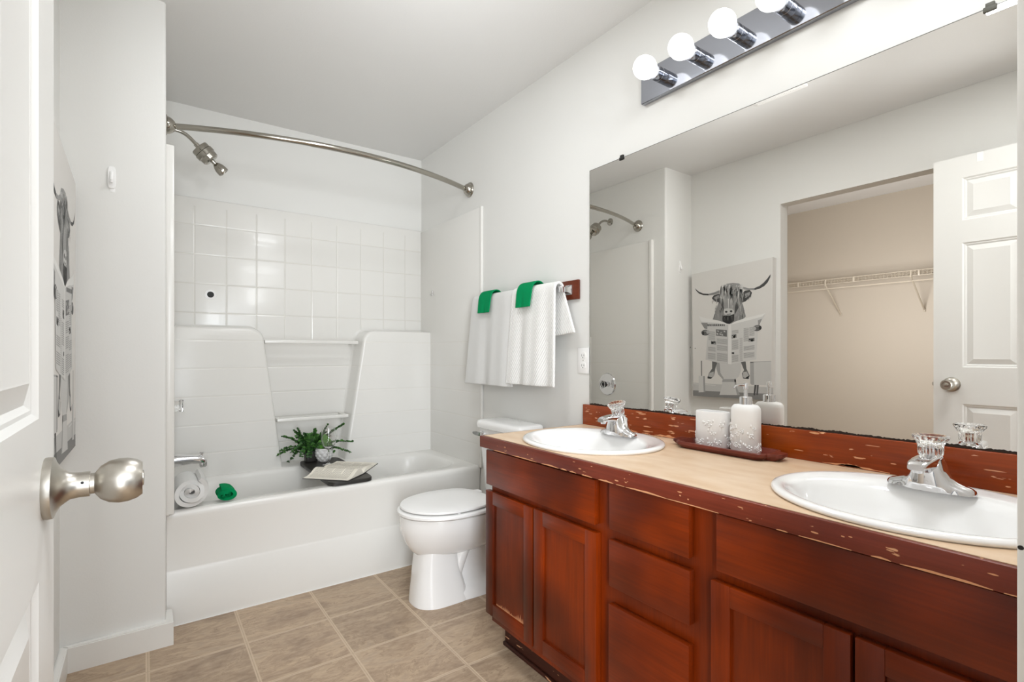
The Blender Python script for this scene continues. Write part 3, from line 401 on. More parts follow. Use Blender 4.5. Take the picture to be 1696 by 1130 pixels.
# ---------------------------------------------------------------- bathroom door, open beside the camera
DX, DT = -0.093, 0.035
DY0, DY1, DZ0, DZ1 = 0.113, 0.8555, 0.012, 2.055
ysplit = [DY0, 0.222, 0.430, 0.537, 0.745, DY1]
zsplit = [DZ0, 0.23, 0.862, 1.038, 1.637, 1.745, 1.950, DZ1]
bm = nb()
def door_face(bm, x, sg):
    for i in range(5):
        for j in range(7):
            y0, y1, z0, z1 = ysplit[i], ysplit[i+1], zsplit[j], zsplit[j+1]
            q = lambda ins, d: [bm.verts.new((x - sg*d, yy, zz)) for yy, zz in ((y0+ins, z0+ins), (y1-ins, z0+ins), (y1-ins, z1-ins), (y0+ins, z1-ins))]
            if i in (1, 3) and j in (1, 3, 5):
                rr = [q(0, 0), q(0.006, 0.005), (q(0.010, 0.0055)), q(0.016, 0.010), q(0.040, 0.002), q(0.0425, 0.0025)]
                for a, b in zip(rr, rr[1:]):
                    for k in range(4): bm.faces.new((a[k], a[(k+1)%4], b[(k+1)%4], b[k]))
                bm.faces.new(rr[-1])
            else: bm.faces.new(q(0, 0))
door_face(bm, DX, 1); door_face(bm, DX-DT, -1)
for (ya, za, yb, zb) in ((DY0, DZ0, DY0, DZ1), (DY1, DZ0, DY1, DZ1), (DY0, DZ0, DY1, DZ0), (DY0, DZ1, DY1, DZ1)):
    bm.faces.new([bm.verts.new(p) for p in ((DX, ya, za), (DX, yb, zb), (DX-DT, yb, zb), (DX-DT, ya, za))])
bmesh.ops.remove_doubles(bm, verts=bm.verts, dist=1e-5)
door = struct(obj('door_1', bm, M_door, ang=12))
bm = nb(); KY, KZ = 0.784, 0.954
lathe(bm, [(0.0, 0), (0.0345, 0.0), (0.0352, 0.003), (0.0345, 0.008), (0.030, 0.0095), (0.022, 0.014), (0.0155, 0.022), (0.0145, 0.030), (0.0145, 0.040), (0.012, 0.0405), (0.012, 0.0445), (0.0135, 0.0455),
           (0.0195, 0.050), (0.0245, 0.058), (0.0265, 0.067), (0.0262, 0.076), (0.0235, 0.085), (0.0195, 0.0905), (0.0165, 0.0905), (0.0155, 0.088), (0.0095, 0.088), (0.009, 0.0915), (0.0075, 0.0922), (0.0, 0.0922)],
      (DX, KY, KZ), (1, 0, 0), 40)
k = obj('door_knob', bm, M_nick, door)
bm = nb(); lathe(bm, [(0.0016, 0), (0.0016, 0.001)], (DX+0.034, KY-0.0138, KZ+0.0045), (0, -1, 0.3), 10); obj('release_hole', bm, M_blk, k)
bm = nb(); box(bm, DX-0.029, DX-0.006, DY1-0.0005, DY1+0.0012, KZ-0.028, KZ+0.028); box(bm, DX-0.023, DX-0.012, DY1, DY1+0.009, KZ-0.009, KZ+0.009, bev=0.003); obj('latch', bm, M_nick, door)
bm = nb(); box(bm, DX-DT-0.002, DX+0.0015, 0.668, 0.691, DZ1, DZ1+0.0015); box(bm, DX, DX+0.0015, 0.668, 0.691, DZ1-0.045, DZ1+0.0015)
box(bm, DX-DT-0.0022, DX-DT-0.0002, 0.668, 0.691, DZ1-0.25, DZ1+0.0015)
tube(bm, bez((DX-DT-0.001, 0.68, DZ1-0.25), (DX-DT-0.003, 0.68, DZ1-0.30), (DX-DT-0.05, 0.68, DZ1-0.30), (DX-DT-0.045, 0.68, DZ1-0.25)), 0.004)
tag(obj('over_door_hook', bm, M_plas), 'small white strap hook hung over the top edge of the white panelled door', 'hook')

# ---------------------------------------------------------------- bathtub and surround
TUB = thing('bathtub', 'white built-in bathtub with smooth apron filling the alcove', 'bathtub', ((XC+XW)/2, 2.87, 0))
TX0, TX1, TYF, TYB, TZ = XC+0.004, XW-0.004, 2.4846, 3.085, 0.466
cx, cy = (TX0+TX1)/2, 0
bm = nb(); NR = 96
def rrect(x0, x1, y0, y1, z, e, n=NR): return sring((x0+x1)/2, (y0+y1)/2, z, (x1-x0)/2, (y1-y0)/2, e, n)
def rect_ring(x0, x1, y0, y1, z, ref):
    out = []
    mx, my = (x0+x1)/2, (y0+y1)/2
    for p in ref:
        dx_, dy_ = p[0]-mx, p[1]-my
        k_ = 1/max(abs(dx_)/((x1-x0)/2), abs(dy_)/((y1-y0)/2), 1e-9)
        out.append((mx+dx_*k_, my+dy_*k_, z))
    return out
inner = rrect(TX0+0.09, TX1-0.09, TYF+0.085, TYB-0.015, TZ, 5)
rings = [rect_ring(TX0, TX1, TYF+0.016, 3.237, TZ-0.02, inner), rect_ring(TX0, TX1, TYF+0.016, 3.237, TZ, inner),
         rrect(TX0+0.065, TX1-0.065, TYF+0.065, TYB-0.003, TZ-0.001, 6), rrect(TX0+0.078, TX1-0.080, TYF+0.078, TYB-0.012, TZ-0.007, 5.5),
         rrect(TX0+0.088, TX1-0.092, TYF+0.09, TYB-0.02, TZ-0.025, 5), rrect(TX0+0.105, TX1-0.16, TYF+0.105, TYB-0.035, TZ-0.15, 5),
         rrect(TX0+0.125, TX1-0.26, TYF+0.125, TYB-0.055, TZ-0.32, 4.5), rrect(TX0+0.16, TX1-0.32, TYF+0.155, TYB-0.085, TZ-0.36, 4),
         rrect(TX0+0.3, TX1-0.5, TYF+0.22, TYB-0.15, TZ-0.37, 3)]
loft(bm, rings, False, True)
# apron: profile swept along the room
prof = [(TYF+0.03, TZ), (TYF+0.014, TZ-0.001), (TYF+0.004, TZ-0.006), (TYF-0.001, TZ-0.016), (TYF-0.001, TZ-0.03), (TYF+0.003, 0.40), (TYF+0.005, 0.226), (TYF+0.003, 0.219), (TYF-0.001, 0.214), (TYF, 0.0), (TYF+0.04, 0.0)]
R0 = [bm.verts.new((TX0, y, z)) for y, z in prof]; R1 = [bm.verts.new((TX1, y, z)) for y, z in prof]
for i in range(len(prof)-1): bm.faces.new((R0[i], R0[i+1], R1[i+1], R1[i]))
obj('tub_basin', bm, M_acr, TUB, ang=50)
bm = nb(); lathe(bm, [(0.0, 0), (0.035, 0), (0.037, 0.006), (0.03, 0.010), (0, 0.012)], (TX0+0.108, 2.86, 0.33), (1, 0, 0.1), 24); obj('overflow_plate', bm, M_chrome, TUB)
bm = nb(); lathe(bm, [(0.0, 0), (0.03, 0), (0.032, 0.003), (0.02, 0.005), (0, 0.003)], (TX0+0.40, 2.80, TZ-0.372), (0, 0, 1), 24); obj('drain', bm, M_chrome, TUB)
bm = nb(); box(bm, TX0+BT, TX1, TYF-0.004, TYF+0.004, 0, 0.003); obj('caulk_line', bm, mat('caulk', 'f2f0ec', 0.4), TUB)

SUR = thing('tub_surround', 'white moulded tile-pattern wall surround above the bathtub', 'tub surround', ((XC+XW)/2, YB, 0.46))
ST = 1.945
bm = nb(); box(bm, XC+0.001, XW-0.001, 3.2385, YB-0.001, 0.44, ST, bev=0.006, seg=3); obj('back_panel', bm, M_tileX, SUR)
bm = nb(); box(bm, XW-0.013, XW-0.0005, 2.462, 3.245, 0.455, 1.936, bev=0.003); obj('side_panel', bm, M_tileY, SUR)
bm = nb(); box(bm, XC+0.0005, XC+0.014, 2.462, 3.245, 0.455, 1.936, bev=0.003); obj('side_panel', bm, M_tileY, SUR)
bm = nb(); box(bm, XW-0.016, XW-0.0005, 2.452, 2.476, 0.462, 1.938, bev=0.004); obj('edge_flange', bm, M_acr, SUR)
bm = nb(); box(bm, XC+0.0005, XC+0.030, 2.452, 2.476, 0.462, 1.938, bev=0.004); obj('edge_flange', bm, M_acr, SUR)
def block(name, side):
    """raised ledge block; outline in x,z with one slanting side and a rounded top corner"""
    if side > 0: xo, xt, xb, s = XW-0.011, 1.085, 0.972, 1
    else: xo, xt, xb, s = XC+0.012, 0.538, 0.635, -1
    zt, zb, r = 1.248, 0.455, 0.075
    out = [(xo, zb), (xo, zt)]
    arc = []
    for i in range(9):
        t = i/8*PI/2; arc.append((xt + s*(r - r*math.sin(t)), zt - r + r*math.cos(t)))
    out += arc; out += [(xb + (xt-xb)*0.02, zb)]
    cxm = sum(p[0] for p in out)/len(out); czm = 0.85
    def ring(y, ins):
        # inset only the free edges (inner side and top)
        q = []
        for i, (x, z) in enumerate(out):
            xx = x + (s*ins if i >= 2 else 0); zz = z - (ins if (z > zt-r-0.001 and i != len(out)-1) else 0)
            q.append((xx, y, zz))
        return q
    bm = nb(); loft(bm, [ring(3.2384, -0.012), ring(3.232, -0.003), ring(3.222, 0), ring(3.112, 0.002), ring(3.098, 0.005), ring(3.0925, 0.010), ring(3.090, 0.018)], True, True)
    obj(name, bm, M_tileB, SUR, ang=40)
block('ledge_block', -1); block('ledge_block', 1)
def bar(z, xa, xb):
    bm = nb(); box(bm, xa, xb, 3.098, 3.118, z-0.010, z+0.010, bev=0.004); box(bm, xa, xa+0.02, 3.118, 3.2385, z-0.010, z+0.010, bev=0.003); box(bm, xb-0.02, xb, 3.118, 3.2385, z-0.01, z+0.01, bev=0.003)
    obj('grab_bar', bm, M_acr, SUR)
bar(1.170, 0.538, 1.062); bar(0.727, 0.602, 1.002)
bm = nb(); lathe(bm, [(0, 0), (0.028, 0), (0.028, 0.002), (0.024, 0.003), (0, 0.003)], (0.291, 3.2395, 1.425), (0, -1, 0), 28)
h = obj('hole_collar', bm, M_plas, SUR)
bm = nb(); lathe(bm, [(0, 0), (0.0165, 0.001), (0.0165, 0.0036), (0, 0.0036)], (0.291, 3.2392, 1.426), (0, -1, 0), 24); obj('dark_hole', bm, M_blk, h)['label'] = 'dark round hole in the tiled wall'
# small suction hook left on the right side panel
bm = nb(); lathe(bm, [(0, 0), (0.012, 0), (0.010, 0.004), (0.004, 0.006), (0, 0.006)], (XW-0.0135, 3.065, 1.508), (-1, 0, 0), 16)
tube(bm, bez((XW-0.018, 3.065, 1.508), (XW-0.022, 3.065, 1.478), (XW-0.03, 3.05, 1.478), (XW-0.034, 3.045, 1.490), 8), 0.0022, 6)
box(bm, XW-0.024, XW-0.014, 3.045, 3.083, 1.487, 1.492, bev=0.001)
tag(obj('suction_hook', bm, M_glass), 'tiny clear suction hook stuck on the right side wall of the tub surround', 'hook')

# ---------------------------------------------------------------- shower rod, head, spout, valve
RD = thing('shower_rod', 'curved polished metal shower curtain rod spanning the tub alcove', 'shower rod', ((XC+XW)/2, 2.6, 2.068))
bm = nb(); P = []
for i in range(41):
    t = i/40; x = XC+0.03 + t*(XW-XC-0.06); y = 2.600 - 0.165*math.sin(PI*t)**0.8*(1-0.0*t) if 0 < t < 1 else 2.6
    P.append((x, 2.602-0.165*4*t*(1-t), 2.068))
tube(bm, P, [0.0125]*15+[0.0138]*26, 16); obj('rod', bm, M_dchrome, RD)
for xx, d in ((XC, 1), (XW, -1)):
    bm = nb(); lathe(bm, [(0, 0), (0.043, 0), (0.044, 0.004), (0.041, 0.009), (0.036, 0.011), (0.034, 0.018), (0.029, 0.028), (0.021, 0.036), (0.0165, 0.039), (0, 0.039)], (xx+0.0002*d, 2.602, 2.068), (d, -0.0, 0), 32)
    obj('flange', bm, M_dchrome, RD)
SH = thing('shower_fixture', 'metal shower arm with round inline filter and small spray nozzle', 'shower head', (XC, 2.89, 2.13))
AY = 2.89
bm = nb(); arm = [(XC, AY, 2.138), (XC+0.04, AY, 2.140)] + bez((XC+0.05, AY, 2.140), (XC+0.09, AY, 2.138), (XC+0.11, AY, 2.118), (XC+0.135, AY, 2.09), 10)
arm = [(x, y, z+0.02) for x, y, z in arm]
tube(bm, arm, 0.0085, 12); obj('arm', bm, M_dchrome, SH)
bm = nb(); lathe(bm, [(0, 0), (0.030, 0), (0.029, 0.004), (0.02, 0.008), (0.010, 0.010), (0, 0.010)], (XC, AY, 2.158), (1, 0, 0), 24); obj('wall_flange', bm, M_dchrome, SH)
o0 = Vector(arm[-1]); ax = Vector((0.72, 0, -0.69)).normalized()
bm = nb(); lathe(bm, [(r_*(1.14 if r_ > .02 else 1), h_) for r_, h_ in [(0, -0.004), (0.0115, -0.003), (0.0115, 0.012), (0.015, 0.013), (0.0335, 0.016), (0.0355, 0.020), (0.0355, 0.038), (0.0345, 0.039), (0.0385, 0.041), (0.0385, 0.062), (0.0365, 0.064), (0.0350, 0.066), (0.034, 0.085), (0.028, 0.092), (0.010, 0.094), (0.009, 0.112), (0, 0.112)]], o0, ax, 36)
obj('filter_body', bm, M_dchrome, SH)
bm = nb(); lathe(bm, [(0, 0.112), (0.012, 0.111), (0.016, 0.116), (0.022, 0.128), (0.0255, 0.142), (0.026, 0.160), (0.024, 0.164), (0.019, 0.164), (0.018, 0.160), (0.010, 0.160), (0.009, 0.166), (0, 0.166)], o0, ax, 28)
obj('spray_nozzle', bm, M_dchrome, SH)
SP = thing('tub_spout', 'chrome tub spout with pull-up diverter knob above the white rolled towel', 'spout', (XC+0.014, 2.87, 0.6))
bm = nb(); X0 = XC+0.014; rings = []
for x, cz, hy, hz, e in ((0, .600, .030, .031, 2), (0.01, .600, .030, .031, 2), (0.05, .602, .0275, .027, 2.3), (0.10, .601, .025, .021, 2.6), (0.135, .597, .024, .020, 2.8), (0.150, .590, .0235, .022, 3), (0.160, .582, .021, .020, 3), (0.163, .577, .017, .015, 3)):
    r_ = sring(0, 0, 0, hy, hz, e, 28); rings.append([(X0+x, 2.87+p[0], cz+p[1]) for p in r_])
loft(bm, rings); box(bm, X0+0.132, X0+0.160, 2.851, 2.889, 0.560, 0.585, bev=0.005); obj('spout_body', bm, M_chrome, SP, ang=50)
bm = nb(); lathe(bm, [(0, 0), (0.0045, 0), (0.0045, 0.014), (0.009, 0.016), (0.010, 0.019), (0.008, 0.021), (0, 0.0215)], (X0+0.142, 2.87, 0.611), (0, 0, 1), 16); obj('diverter_knob', bm, M_chrome, SP)
VA = thing('shower_valve', 'round chrome shower valve plate with clear acrylic knob', 'shower valve', (XC+0.014, 2.905, 0.855))
bm = nb(); lathe(bm, [(0, 0), (0.088, 0), (0.089, 0.003), (0.084, 0.010), (0.075, 0.012), (0.070, 0.010), (0.045, 0.014), (0.030, 0.016), (0.020, 0.018), (0.020, 0.028), (0, 0.028)], (X0, 2.905, 0.855), (1, 0, 0), 48); obj('escutcheon', bm, M_chrome, VA)
bm = nb(); lathe(bm, [(0, 0.028), (0.022, 0.028), (0.024, 0.032), (0.024, 0.052), (0.030, 0.058), (0.030, 0.066), (0.026, 0.070), (0.012, 0.068), (0, 0.068)], (X0, 2.905, 0.855), (1, 0, 0), 20); obj('valve_knob', bm, M_cryst, VA, ang=20)

# ---------------------------------------------------------------- toilet
TO = thing('toilet', 'white two-piece toilet with closed lid between bathtub and vanity', 'toilet', (1.25, 2.09, 0))
ty = 2.09
def egg(xf, xb, hw, z, n=48, e=2.0, sq=0.0):
    """plan outline, front (towards -x) rounded"""
    c_ = (xf+xb)/2; a_ = (xb-xf)/2; out = []
    for i in range(n):
        t = 2*PI*i/n; c1, s1 = math.cos(t), math.sin(t)
        ee = e if c1 < 0 else e+sq
        out.append((c_ + a_*math.copysign(abs(c1)**(2/ee), c1), ty + hw*math.copysign(abs(s1)**(2/ee), s1), z))
    return out
bm = nb()
# bowl, rounded underneath
loft(bm, [egg(1.02, 1.30, .050, .204, sq=1), egg(.980, 1.35, .086, .212, sq=1), egg(.953, 1.38, .114, .236, sq=1), egg(.930, 1.40, .139, .270, sq=1), egg(.912, 1.42, .161, .315, sq=1), egg(.906, 1.43, .173, .345, sq=1), egg(.907, 1.44, .178, .375, sq=1), egg(.909, 1.44, .178, .390, sq=1), egg(.93, 1.43, .165, .395, sq=1)])
# front column flaring to the floor
loft(bm, [egg(.953, 1.20, .107, 0, e=2.5, sq=3), egg(.953, 1.20, .106, .012, e=2.5, sq=3), egg(.960, 1.185, .098, .07, e=2.6, sq=2), egg(.968, 1.165, .090, .14, e=2.7, sq=2), egg(.975, 1.155, .085, .20, e=2.7, sq=2), egg(.980, 1.160, .084, .25, e=2.6, sq=2)])
# foot and narrow waist behind it
loft(bm, [egg(1.05, 1.50, .107, 0, e=3, sq=3), egg(1.05, 1.50, .105, .035, e=3, sq=3), egg(1.06, 1.49, .085, .052, e=3, sq=2), egg(1.08, 1.46, .064, .075, e=2.6, sq=1), egg(1.08, 1.42, .060, .16, e=2.4, sq=1), egg(1.08, 1.42, .075, .30, e=2.4, sq=1)])
for sg in (-1, 1):
    tube(bm, bez((1.14, ty+sg*.050, .10), (1.22, ty+sg*.062, .42), (1.33, ty+sg*.070, .36), (1.37, ty+sg*.060, .04), 16), [.030+.010*math.sin(PI*i/16) for i in range(17)], 16)
box(bm, 1.37, 1.545, ty-.11, ty+.11, .28, .385, bev=.02, seg=3)
obj('toilet_bowl', bm, M_porc, TO, ang=60)
bm = nb(); sphere(bm, (1.285, ty-.118, .052), .016, 14, 8, (1, .8, .7)); obj('bolt_cap', bm, M_plas, TO)
bm = nb(); sphere(bm, (1.285, ty+.118, .052), .016, 14, 8, (1, .8, .7)); obj('bolt_cap', bm, M_plas, TO)
bm = nb(); a_ = [egg(.906, 1.335, .180, .396, sq=1.2), egg(.899, 1.34, .187, .401, sq=1.2), egg(.899, 1.34, .187, .410, sq=1.2), egg(.905, 1.335, .182, .4145, sq=1.2), egg(.93, 1.33, .165, .4155, sq=1.2)]; loft(bm, a_)
obj('toilet_seat', bm, M_plas, TO, ang=50)
bm = nb(); loft(bm, [egg(.93, 1.315, .164, .4205, sq=.8), egg(.914, 1.324, .175, .4215, sq=.8), egg(.911, 1.326, .178, .4245, sq=.8), egg(.913, 1.326, .177, .431, sq=.8), egg(.926, 1.315, .166, .435, sq=.8), egg(.99, 1.26, .10, .437, sq=.8)])
for xx_, yy_ in ((.935, ty), (1.10, ty-.155), (1.10, ty+.155)): box(bm, xx_-.006, xx_+.006, yy_-.01, yy_+.01, .4150, .4215)
for s_ in (-1, 1): box(bm, 1.315, 1.355, ty+s_*.075-.02, ty+s_*.075+.02, .405, .428, bev=.006)
obj('toilet_lid', bm, M_plas, TO, ang=50)
bm = nb()
def tk(x0, x1, hw, z): 
    return sring((x0+x1)/2, ty-0.008, z, (x1-x0)/2, hw, 7, 56)
loft(bm, [tk(1.425, 1.54, .135, .385), tk(1.415, 1.545, .150, .40), tk(1.405, 1.548, .176, .62), tk(1.400, 1.549, .184, .722)], True, True)
obj('tank', bm, M_porc, TO, ang=50)
bm = nb(); loft(bm, [tk(1.396, 1.550, .190, .722), tk(1.388, 1.552, .197, .727), tk(1.387, 1.552, .198, .745), tk(1.391, 1.552, .194, .758), tk(1.405, 1.55, .182, .765), tk(1.43, 1.53, .16, .767)])
obj('tank_lid', bm, M_porc, TO, ang=50)
bm = nb(); lathe(bm, [(0, 0), (.014, 0), (.014, .008), (.009, .012), (.009, .020), (0, .020)], (1.402, 2.215, .695), (-1, 0, 0), 16)
loft(bm, [[(1.384+a, 2.215+b_, .695+c_*q) for a, c_ in ((-.006, -.012), (.004, -.012), (.004, .012), (-.006, .012))] for b_, q in ((-.012, .7), (.02, .9), (.055, .55), (.062, .2))])
obj('flush_lever', bm, M_chrome, TO)

# ---------------------------------------------------------------- vanity cabinet
VN = thing('vanity_cabinet', 'dark cherry wood double vanity cabinet with chipped doors and drawers', 'vanity', (1.3, 0.86, 0))
VY0, VY1 = FY+0.001, 1.603
FX, DF = 1.056, 1.035      # face frame front, door front
bm = nb(); box(bm, 1.075, XW-0.001, VY1-0.016, VY1, 0.105, 0.765); box(bm, 1.130, XW-0.001, VY1-0.016, VY1, 0.0, 0.105); box(bm, 1.075, XW-0.001, VY0, VY0+0.016, 0.09, 0.765); box(bm, 1.135, XW-0.001, VY0, VY1, 0.10, 0.115)
box(bm, XW-0.02, XW-0.001, VY0, VY1, 0.1, 0.765)
obj('side_panel', bm, M_woodV, VN, smooth=False)
bm = nb()
stiles = [(VY1-0.045, VY1), (0.975, 1.062), (0.655, 0.748), (VY0, VY0+0.03)]
for a, b_ in stiles: box(bm, FX, 1.075, a, b_, 0.108, 0.762)
for (ya, yb) in ((1.062, VY1-0.045), (0.748, 0.975), (VY0+0.03, 0.655)):
    for z0, z1 in ((0.108, 0.15), (0.58, 0.635), (0.728, 0.762)): box(bm, FX, 1.075, ya, yb, z0, z1)
for z0, z1 in ((0.405, 0.48),): box(bm, FX, 1.075, 0.748, 0.975, z0, z1)
obj('face_frame', bm, M_woodV, VN, smooth=False)
def shaker(y0, y1, z0, z1):
    fr = 0.046
    bm = nb()
    box(bm, DF, FX-0.001, y0, y0+fr, z0, z1, bev=.0015); box(bm, DF, FX-0.001, y1-fr, y1, z0, z1, bev=.0015)
    d = obj('cabinet_door', bm, M_woodV, VN)
    obj('rail', bx(DF, FX-0.001, y0+fr, y1-fr, z0, z0+fr, bev=.0012), M_woodH, d); obj('rail', bx(DF, FX-0.001, y0+fr, y1-fr, z1-fr, z1, bev=.0012), M_woodH, d)
    bm = nb(); box(bm, DF+0.009, FX-0.004, y0+fr-.004, y1-fr+.004, z0+fr-.004, z1-fr+.004)
    p_ = obj('panel', bm, M_woodP, d, smooth=False)
    return d, p_
d1, p1 = shaker(1.334, 1.615, .140, .597); shaker(1.039, 1.325, .140, .598)
shaker(.397, .678, .140, .598); shaker(.112, .390, .140, .598)
def slab(y0, y1, z0, z1):
    bm = nb(); box(bm, DF, FX-0.001, y0, y1, z0, z1, bev=.003); return obj('drawer_front', bm, M_woodH, VN)
slab(1.045, 1.613, .619, .748); slab(.735, .989, .625, .752); slab(.733, .990, .468, .597); slab(.735, .992, .140, .420)
slab(.115, .665, .622, .751)
# water-damaged bare patches at the foot of the left-hand door's panel
bm = nb(); random.seed(3)
for i in range(26):
    y = 1.385 + i*0.0066; hh_ = random.uniform(.002, .010) + (.03*max(0, 1-abs(y-1.405)/.035) + .012*max(0, 1-abs(y-1.50)/.05))*random.uniform(.3, 1)
    vs_ = [bm.verts.new(q) for q in ((DF+.0086, y, .1865), (DF+.0086, y+.006, .1865), (DF+.0086, y+.0035, .1865+hh_))]; bm.faces.new(vs_)
obj('bare_wood_chips', bm, M_raw, p1, smooth=False)['kind'] = 'stuff'
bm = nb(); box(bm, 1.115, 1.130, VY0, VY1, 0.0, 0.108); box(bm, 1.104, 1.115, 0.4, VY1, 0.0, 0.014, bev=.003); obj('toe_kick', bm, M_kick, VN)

CT = thing('countertop', 'beige laminate vanity worktop with chipped wooden edging and splashback', 'countertop', (1.28, 0.86, ZC))
S1, S2 = (1.258, 1.285), (1.262, 0.378)
bm = nb()
# slab with two oval cut-outs: top built from strips around ellipses
def holed_top(bm, x0, x1, y0, y1, z, c, a, b, n=48):
    mx, my = c
    pe = [(mx+a*math.cos(2*PI*i/n), my+b*math.sin(2*PI*i/n)) for i in range(n)]
    po = []
    for px, py in pe:
        dx_, dy_ = px-mx, py-my
        k_ = min(((x1-mx)/dx_) if dx_ > 1e-9 else (((x0-mx)/dx_) if dx_ < -1e-9 else 1e9), ((y1-my)/dy_) if dy_ > 1e-9 else (((y0-my)/dy_) if dy_ < -1e-9 else 1e9))
        po.append((mx+dx_*k_, my+dy_*k_))
    A = [bm.verts.new((*q, z)) for q in pe]; B = [bm.verts.new((*q, z)) for q in po]; D = [bm.verts.new((*q, z-.03)) for q in pe]
    for i in range(n):
        j = (i+1) % n; bm.faces.new((A[i], A[j], B[j], B[i])); bm.faces.new((A[i], D[i], D[j], A[j]))
    for (qx, qy) in ((x0, y0), (x1, y0), (x1, y1), (x0, y1)):
        # fill the corner triangle
        best = None
        for i in range(n):
            j = (i+1) % n
            p_, q_ = po[i], po[j]
            onx = lambda t: abs(t[0]-qx) < 1e-6; ony = lambda t: abs(t[1]-qy) < 1e-6
            if (onx(p_) and ony(q_) and not ony(p_)) or (ony(p_) and onx(q_) and not onx(p_)):
                v_ = bm.verts.new((qx, qy, z)); bm.faces.new((B[i], v_, B[j]))
holed_top(bm, XCF+.012, XW-.001, .83, 1.618, ZC, S1, .20, .228); holed_top(bm, XCF+.012, XW-.001, FY, .83, ZC, S2, .20, .228)
box(bm, XCF+.012, 1.045, FY, 1.618, ZC-.03, ZC-.0005); box(bm, 1.49, XW-.001, FY, 1.618, ZC-.03, ZC-.0005)
obj('laminate_top', bm, M_lam, CT, smooth=False)
bm = nb(); box(bm, XCF, XCF+.0125, FY, 1.627, ZC-.042, ZC-.0008, bev=.0012); box(bm, XCF+.0125, XW-.001, 1.6175, 1.627, ZC-.042, ZC-.0008, bev=.0012)
obj('edge_trim', bm, M_woodT, CT)
bm = nb(); box(bm, 1.538, XW-.0008, FY+.0005, 1.624, ZC, .886, bev=.0015); obj('splashback', bm, M_woodB, CT)
# bare strip along the underside of the edging and at the splashback's foot
bm = nb(); random.seed(11); y = 1.62
while y > FY+.02:
    l = random.uniform(.02, .14); hgt = random.uniform(.0008, .0042)
    if random.random() < .78:
        n_ = 8; top = []; bot = []
        for i in range(n_+1):
            yy = y - l*i/n_; top.append(bm.verts.new((XCF-.0003, yy, ZC-.0405+hgt*math.sin(PI*i/n_)*random.uniform(.6, 1)))); bot.append(bm.verts.new((XCF-.0003, yy, ZC-.0418)))
        for i in range(n_): bm.faces.new((top[i], top[i+1], bot[i+1], bot[i]))
    y -= l + random.uniform(0, .03)
for (ya, yb, hg) in ((1.40, 1.32, .008), (1.24, 1.12, .010), (1.11, 1.06, .008), (.66, .50, .006), (.62, .56, .009), (1.30, 1.26, .004)):
    n_ = 14; top = []; bot = []
    for i in range(n_+1):
        yy = ya + (yb-ya)*i/n_; top.append(bm.verts.new((1.5376, yy, ZC+.003+hg*math.sin(PI*i/n_)*random.uniform(.4, 1)))); bot.append(bm.verts.new((1.5376, yy, ZC+.001+.002*random.random())))
    for i in range(n_): bm.faces.new((top[i], top[i+1], bot[i+1], bot[i]))
for k_ in range(26):
    yy = random.choice([random.uniform(.93, 1.6), random.uniform(.95, 1.45), random.uniform(.13, .9)]); zz = random.uniform(.812, .882); l = random.uniform(.004, .022); hg = random.uniform(.001, .0035)
    n_ = 8; ring_ = [bm.verts.new((1.5376, yy+l*math.cos(2*PI*i/n_)*random.uniform(.7, 1.1), zz+hg*math.sin(2*PI*i/n_)*random.uniform(.6, 1.1))) for i in range(n_)]; bm.faces.new(ring_)
for k_ in range(20):
    yy = random.uniform(.15, 1.6); zz = random.uniform(ZC-.036, ZC-.006); l = random.uniform(.002, .009); hg = random.uniform(.0006, .0018)
    n_ = 8; ring_ = [bm.verts.new((XCF-.0003, yy+l*math.cos(2*PI*i/n_)*random.uniform(.7, 1.1), zz+hg*math.sin(2*PI*i/n_))) for i in range(n_)]; bm.faces.new(ring_)
obj('bare_wood_chips', bm, M_raw, CT, smooth=False)['kind'] = 'stuff'

def make_sink(c, label):
    r_ = thing('sink', label, 'sink', (c[0], c[1], ZC), 'sinks in the vanity top')
    bm = nb(); x, y = c
    def e(a, b, z, sx=0): return sring(x+sx, y, z, a, b, 2, 64)
    loft(bm, [e(.219, .250, ZC-.001), e(.2255, .2555, ZC+.003), e(.227, .257, ZC+.007), e(.2235, .2535, ZC+.0115), e(.216, .246, ZC+.0135), e(.205, .237, ZC+.0125), e(.192, .229, ZC+.010, -.006),
              e(.176, .221, ZC+.0065, -.018), e(.168, .216, ZC+.001, -.022), e(.160, .210, ZC-.012, -.024), e(.148, .197, ZC-.045, -.024), e(.125, .168, ZC-.090, -.022), e(.085, .115, ZC-.122, -.02), e(.03, .04, ZC-.136, -.02), e(.022, .022, ZC-.140, -.02)], False, False)
    obj('basin', bm, M_porc, r_, ang=70)
    bm = nb(); lathe(bm, [(0, 0), (.022, 0), (.023, .003), (.016, .004), (.014, .001), (0, .001)], (x-.02, y, ZC-.141), (0, 0, 1), 24); obj('drain', bm, M_chrome, r_)
    return r_
make_sink(S1, 'white oval sink beside the toilet, at the far end of the worktop')
make_sink(S2, 'white oval sink nearest the camera, at the right end of the worktop')

